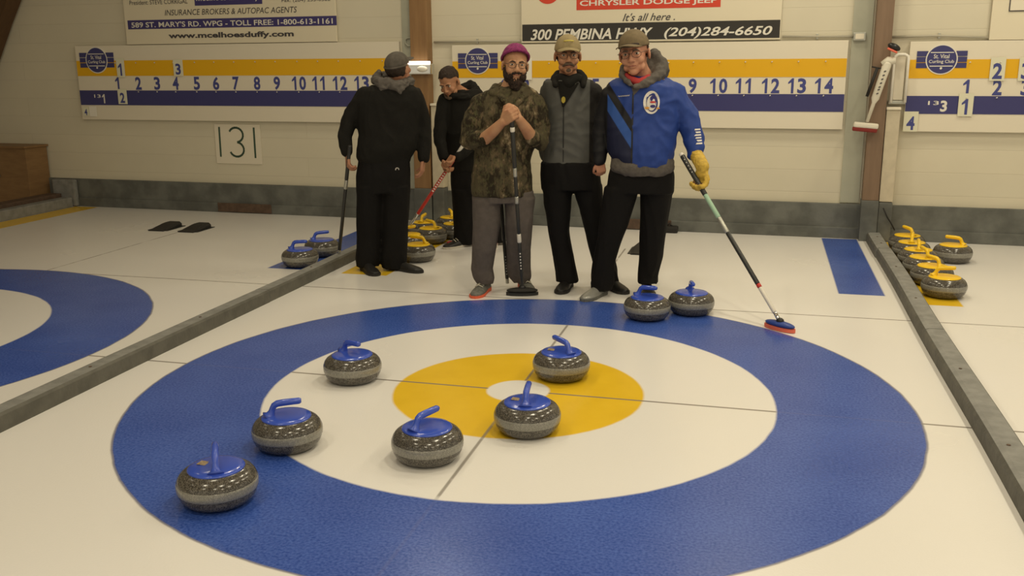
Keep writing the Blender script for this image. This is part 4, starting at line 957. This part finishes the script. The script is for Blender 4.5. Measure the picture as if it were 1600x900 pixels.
b = MB(); b.limb([p.J(972, 118, -.10), p.J(975, 108, .0), p.J(994, 94, .13), p.J(1018, 92, .13), p.J(1033, 104, .06), p.J(1030, 117, -.03), p.J(1010, 130, -.13), p.J(994, 136, -.17)], [.022, .030, .05, .055, .050, .042, .030, .02])
b.limb([p.J(1022, 84, .09), p.J(1032, 98, .07), p.J(1036, 112, .05)], [.034, .046, .044]); b.limb([p.J(1012, 112, .10), p.J(1020, 104, .10), p.J(1028, 118, .04), p.J(1010, 122, .04)], [.055, .06, .05, .05]); b.limb([p.J(972, 118, -.10), p.J(984, 132, -.16)], [.024, .018])
p.cloth(b, 'hood', M['hoodg'], voxel=.007, wrinkle=.008, wscale=(12, 12, 14))
b = MB(); b.limb([p.J(978, 118, -.07), p.J(986, 124, -.12), p.J(998, 129, -.14), p.J(1014, 121, -.09)], [.022, .023, .023, .022]); p.cloth(b, 'collar', M['redcol'], voxel=.006, wrinkle=.003)
b = MB(); b.face([(p.J(984, 126).x, 0, p.J(984, 126).z), (p.J(1010, 127).x, 0, p.J(1010, 127).z), (p.J(990, 148).x, 0, p.J(990, 148).z)]); decal(jk, b, M['hoodg'], 'collar_opening', off=.004)
p.cloth(gb, 'glove', M['glove'], voxel=.005, smooth=2, wrinkle=.003, wscale=(25, 25, 25))
cp = p.shell('cap', M['capo'], r5, (.085, .105, .094), (0, .010, .034), lambda q: q.z > .036-.03*(q.y), thick=.004)
p.shell('hair', M['brow_brown'], r5, (.080, .100, .09), (0, .014, .018), lambda q: q.z < .05 and q.z > -.03 and q.y > .0, thick=.004)
brim(p, cp, M['capo'], tilt=.02, L=.078, z0=.058, yaw=-.12)
b = MB(); b.ball(p.T((0, -.072, .050)), (.058, .030, .016), p.HR, sub=3); b.build('dark_underbrim', M['capdark'], cp)  # dark ellipsoid filling the space under the brim
p.face(r5, brow='brow_grey', glasses=True)
p.shoe(p.J(937, 456, .0), -.50, M['silver'], M['shoeg'], L=.28); p.shoe(p.J(1011, 440, .10), .1, M['shoeb'], M['rubber'])
top = p.W(bt); bot = bbw+Vector((0, 0, .05))
t_, d_, L_ = broom('curling_broom', top, bot, [(0, .05, 'chrome', 'ferrule', .012), (.05, .19, 'shaftw', 'white_sleeve', .0135), (.19, .21, 'redshaft', 'red_ring', .0145), (.21, .51, 'darkshaft', 'shaft', .0145), (.51, .60, 'steel', 'pale_sleeve', .0146), (.60, .74, 'mint', 'mint_sleeve', .0148), (.74, .985, 'darkshaft', 'grip', .0165), (.985, 1, 'shaftw', 'end_cap', .0155)], 'curling broom with blue head and red pad, held out by the yellow glove')
brush(t_, Vector((0, 0, -.05)), p.rz-.80, 'bluepad', 'pink', w=.105)
b = MB()
for q in np.arange(.88, .97, .02): b.box(d_*(L_*q)-p.dir*.0165, (.006, .002, .014), Matrix.Rotation(p.rz, 3, 'Z') @ Euler((0, -.35, 0)).to_matrix())
b.build('grip_marks', M['white'], t_, smooth=False)

# small black block with a loop, behind the blue-jacketed man's leg
q = CAMP + ray(1046, 352)*((WO-WN*.12-CAMP).dot(WN)/ray(1046, 352).dot(WN)); t = thing('rubber_block', (q.x, q.y, 0), 'small black rubber block at the kickboard behind the blue-jacketed man', 'block', rz=WTH)
MB().box((0, 0, .03), (.16, .10, .06), bevel=.015).build('block', M['rubber'], t, smooth=False); MB().tube([(-.03, 0, .055), (.0, 0, .085), (.03, 0, .055)], .008, n=8).build('loop', M['rubber'], t)
# cord trailing on the wall down to the stones at the right post
b = MB(); P0 = wl(*wpx(1380, 325, .18), .18); P1 = wl(*wpx(1393, 350, .18), .18); P2 = wl(*wpx(1398, 360, .19), .19); b.tube([P0, (P0+P1)/2+Vector((0, 0, -.01)), P1, P2], .006, n=8)
tag(b.build('hanging_cord', M['rubber']), 'thin black cord hanging at the foot of the right post', 'cord')
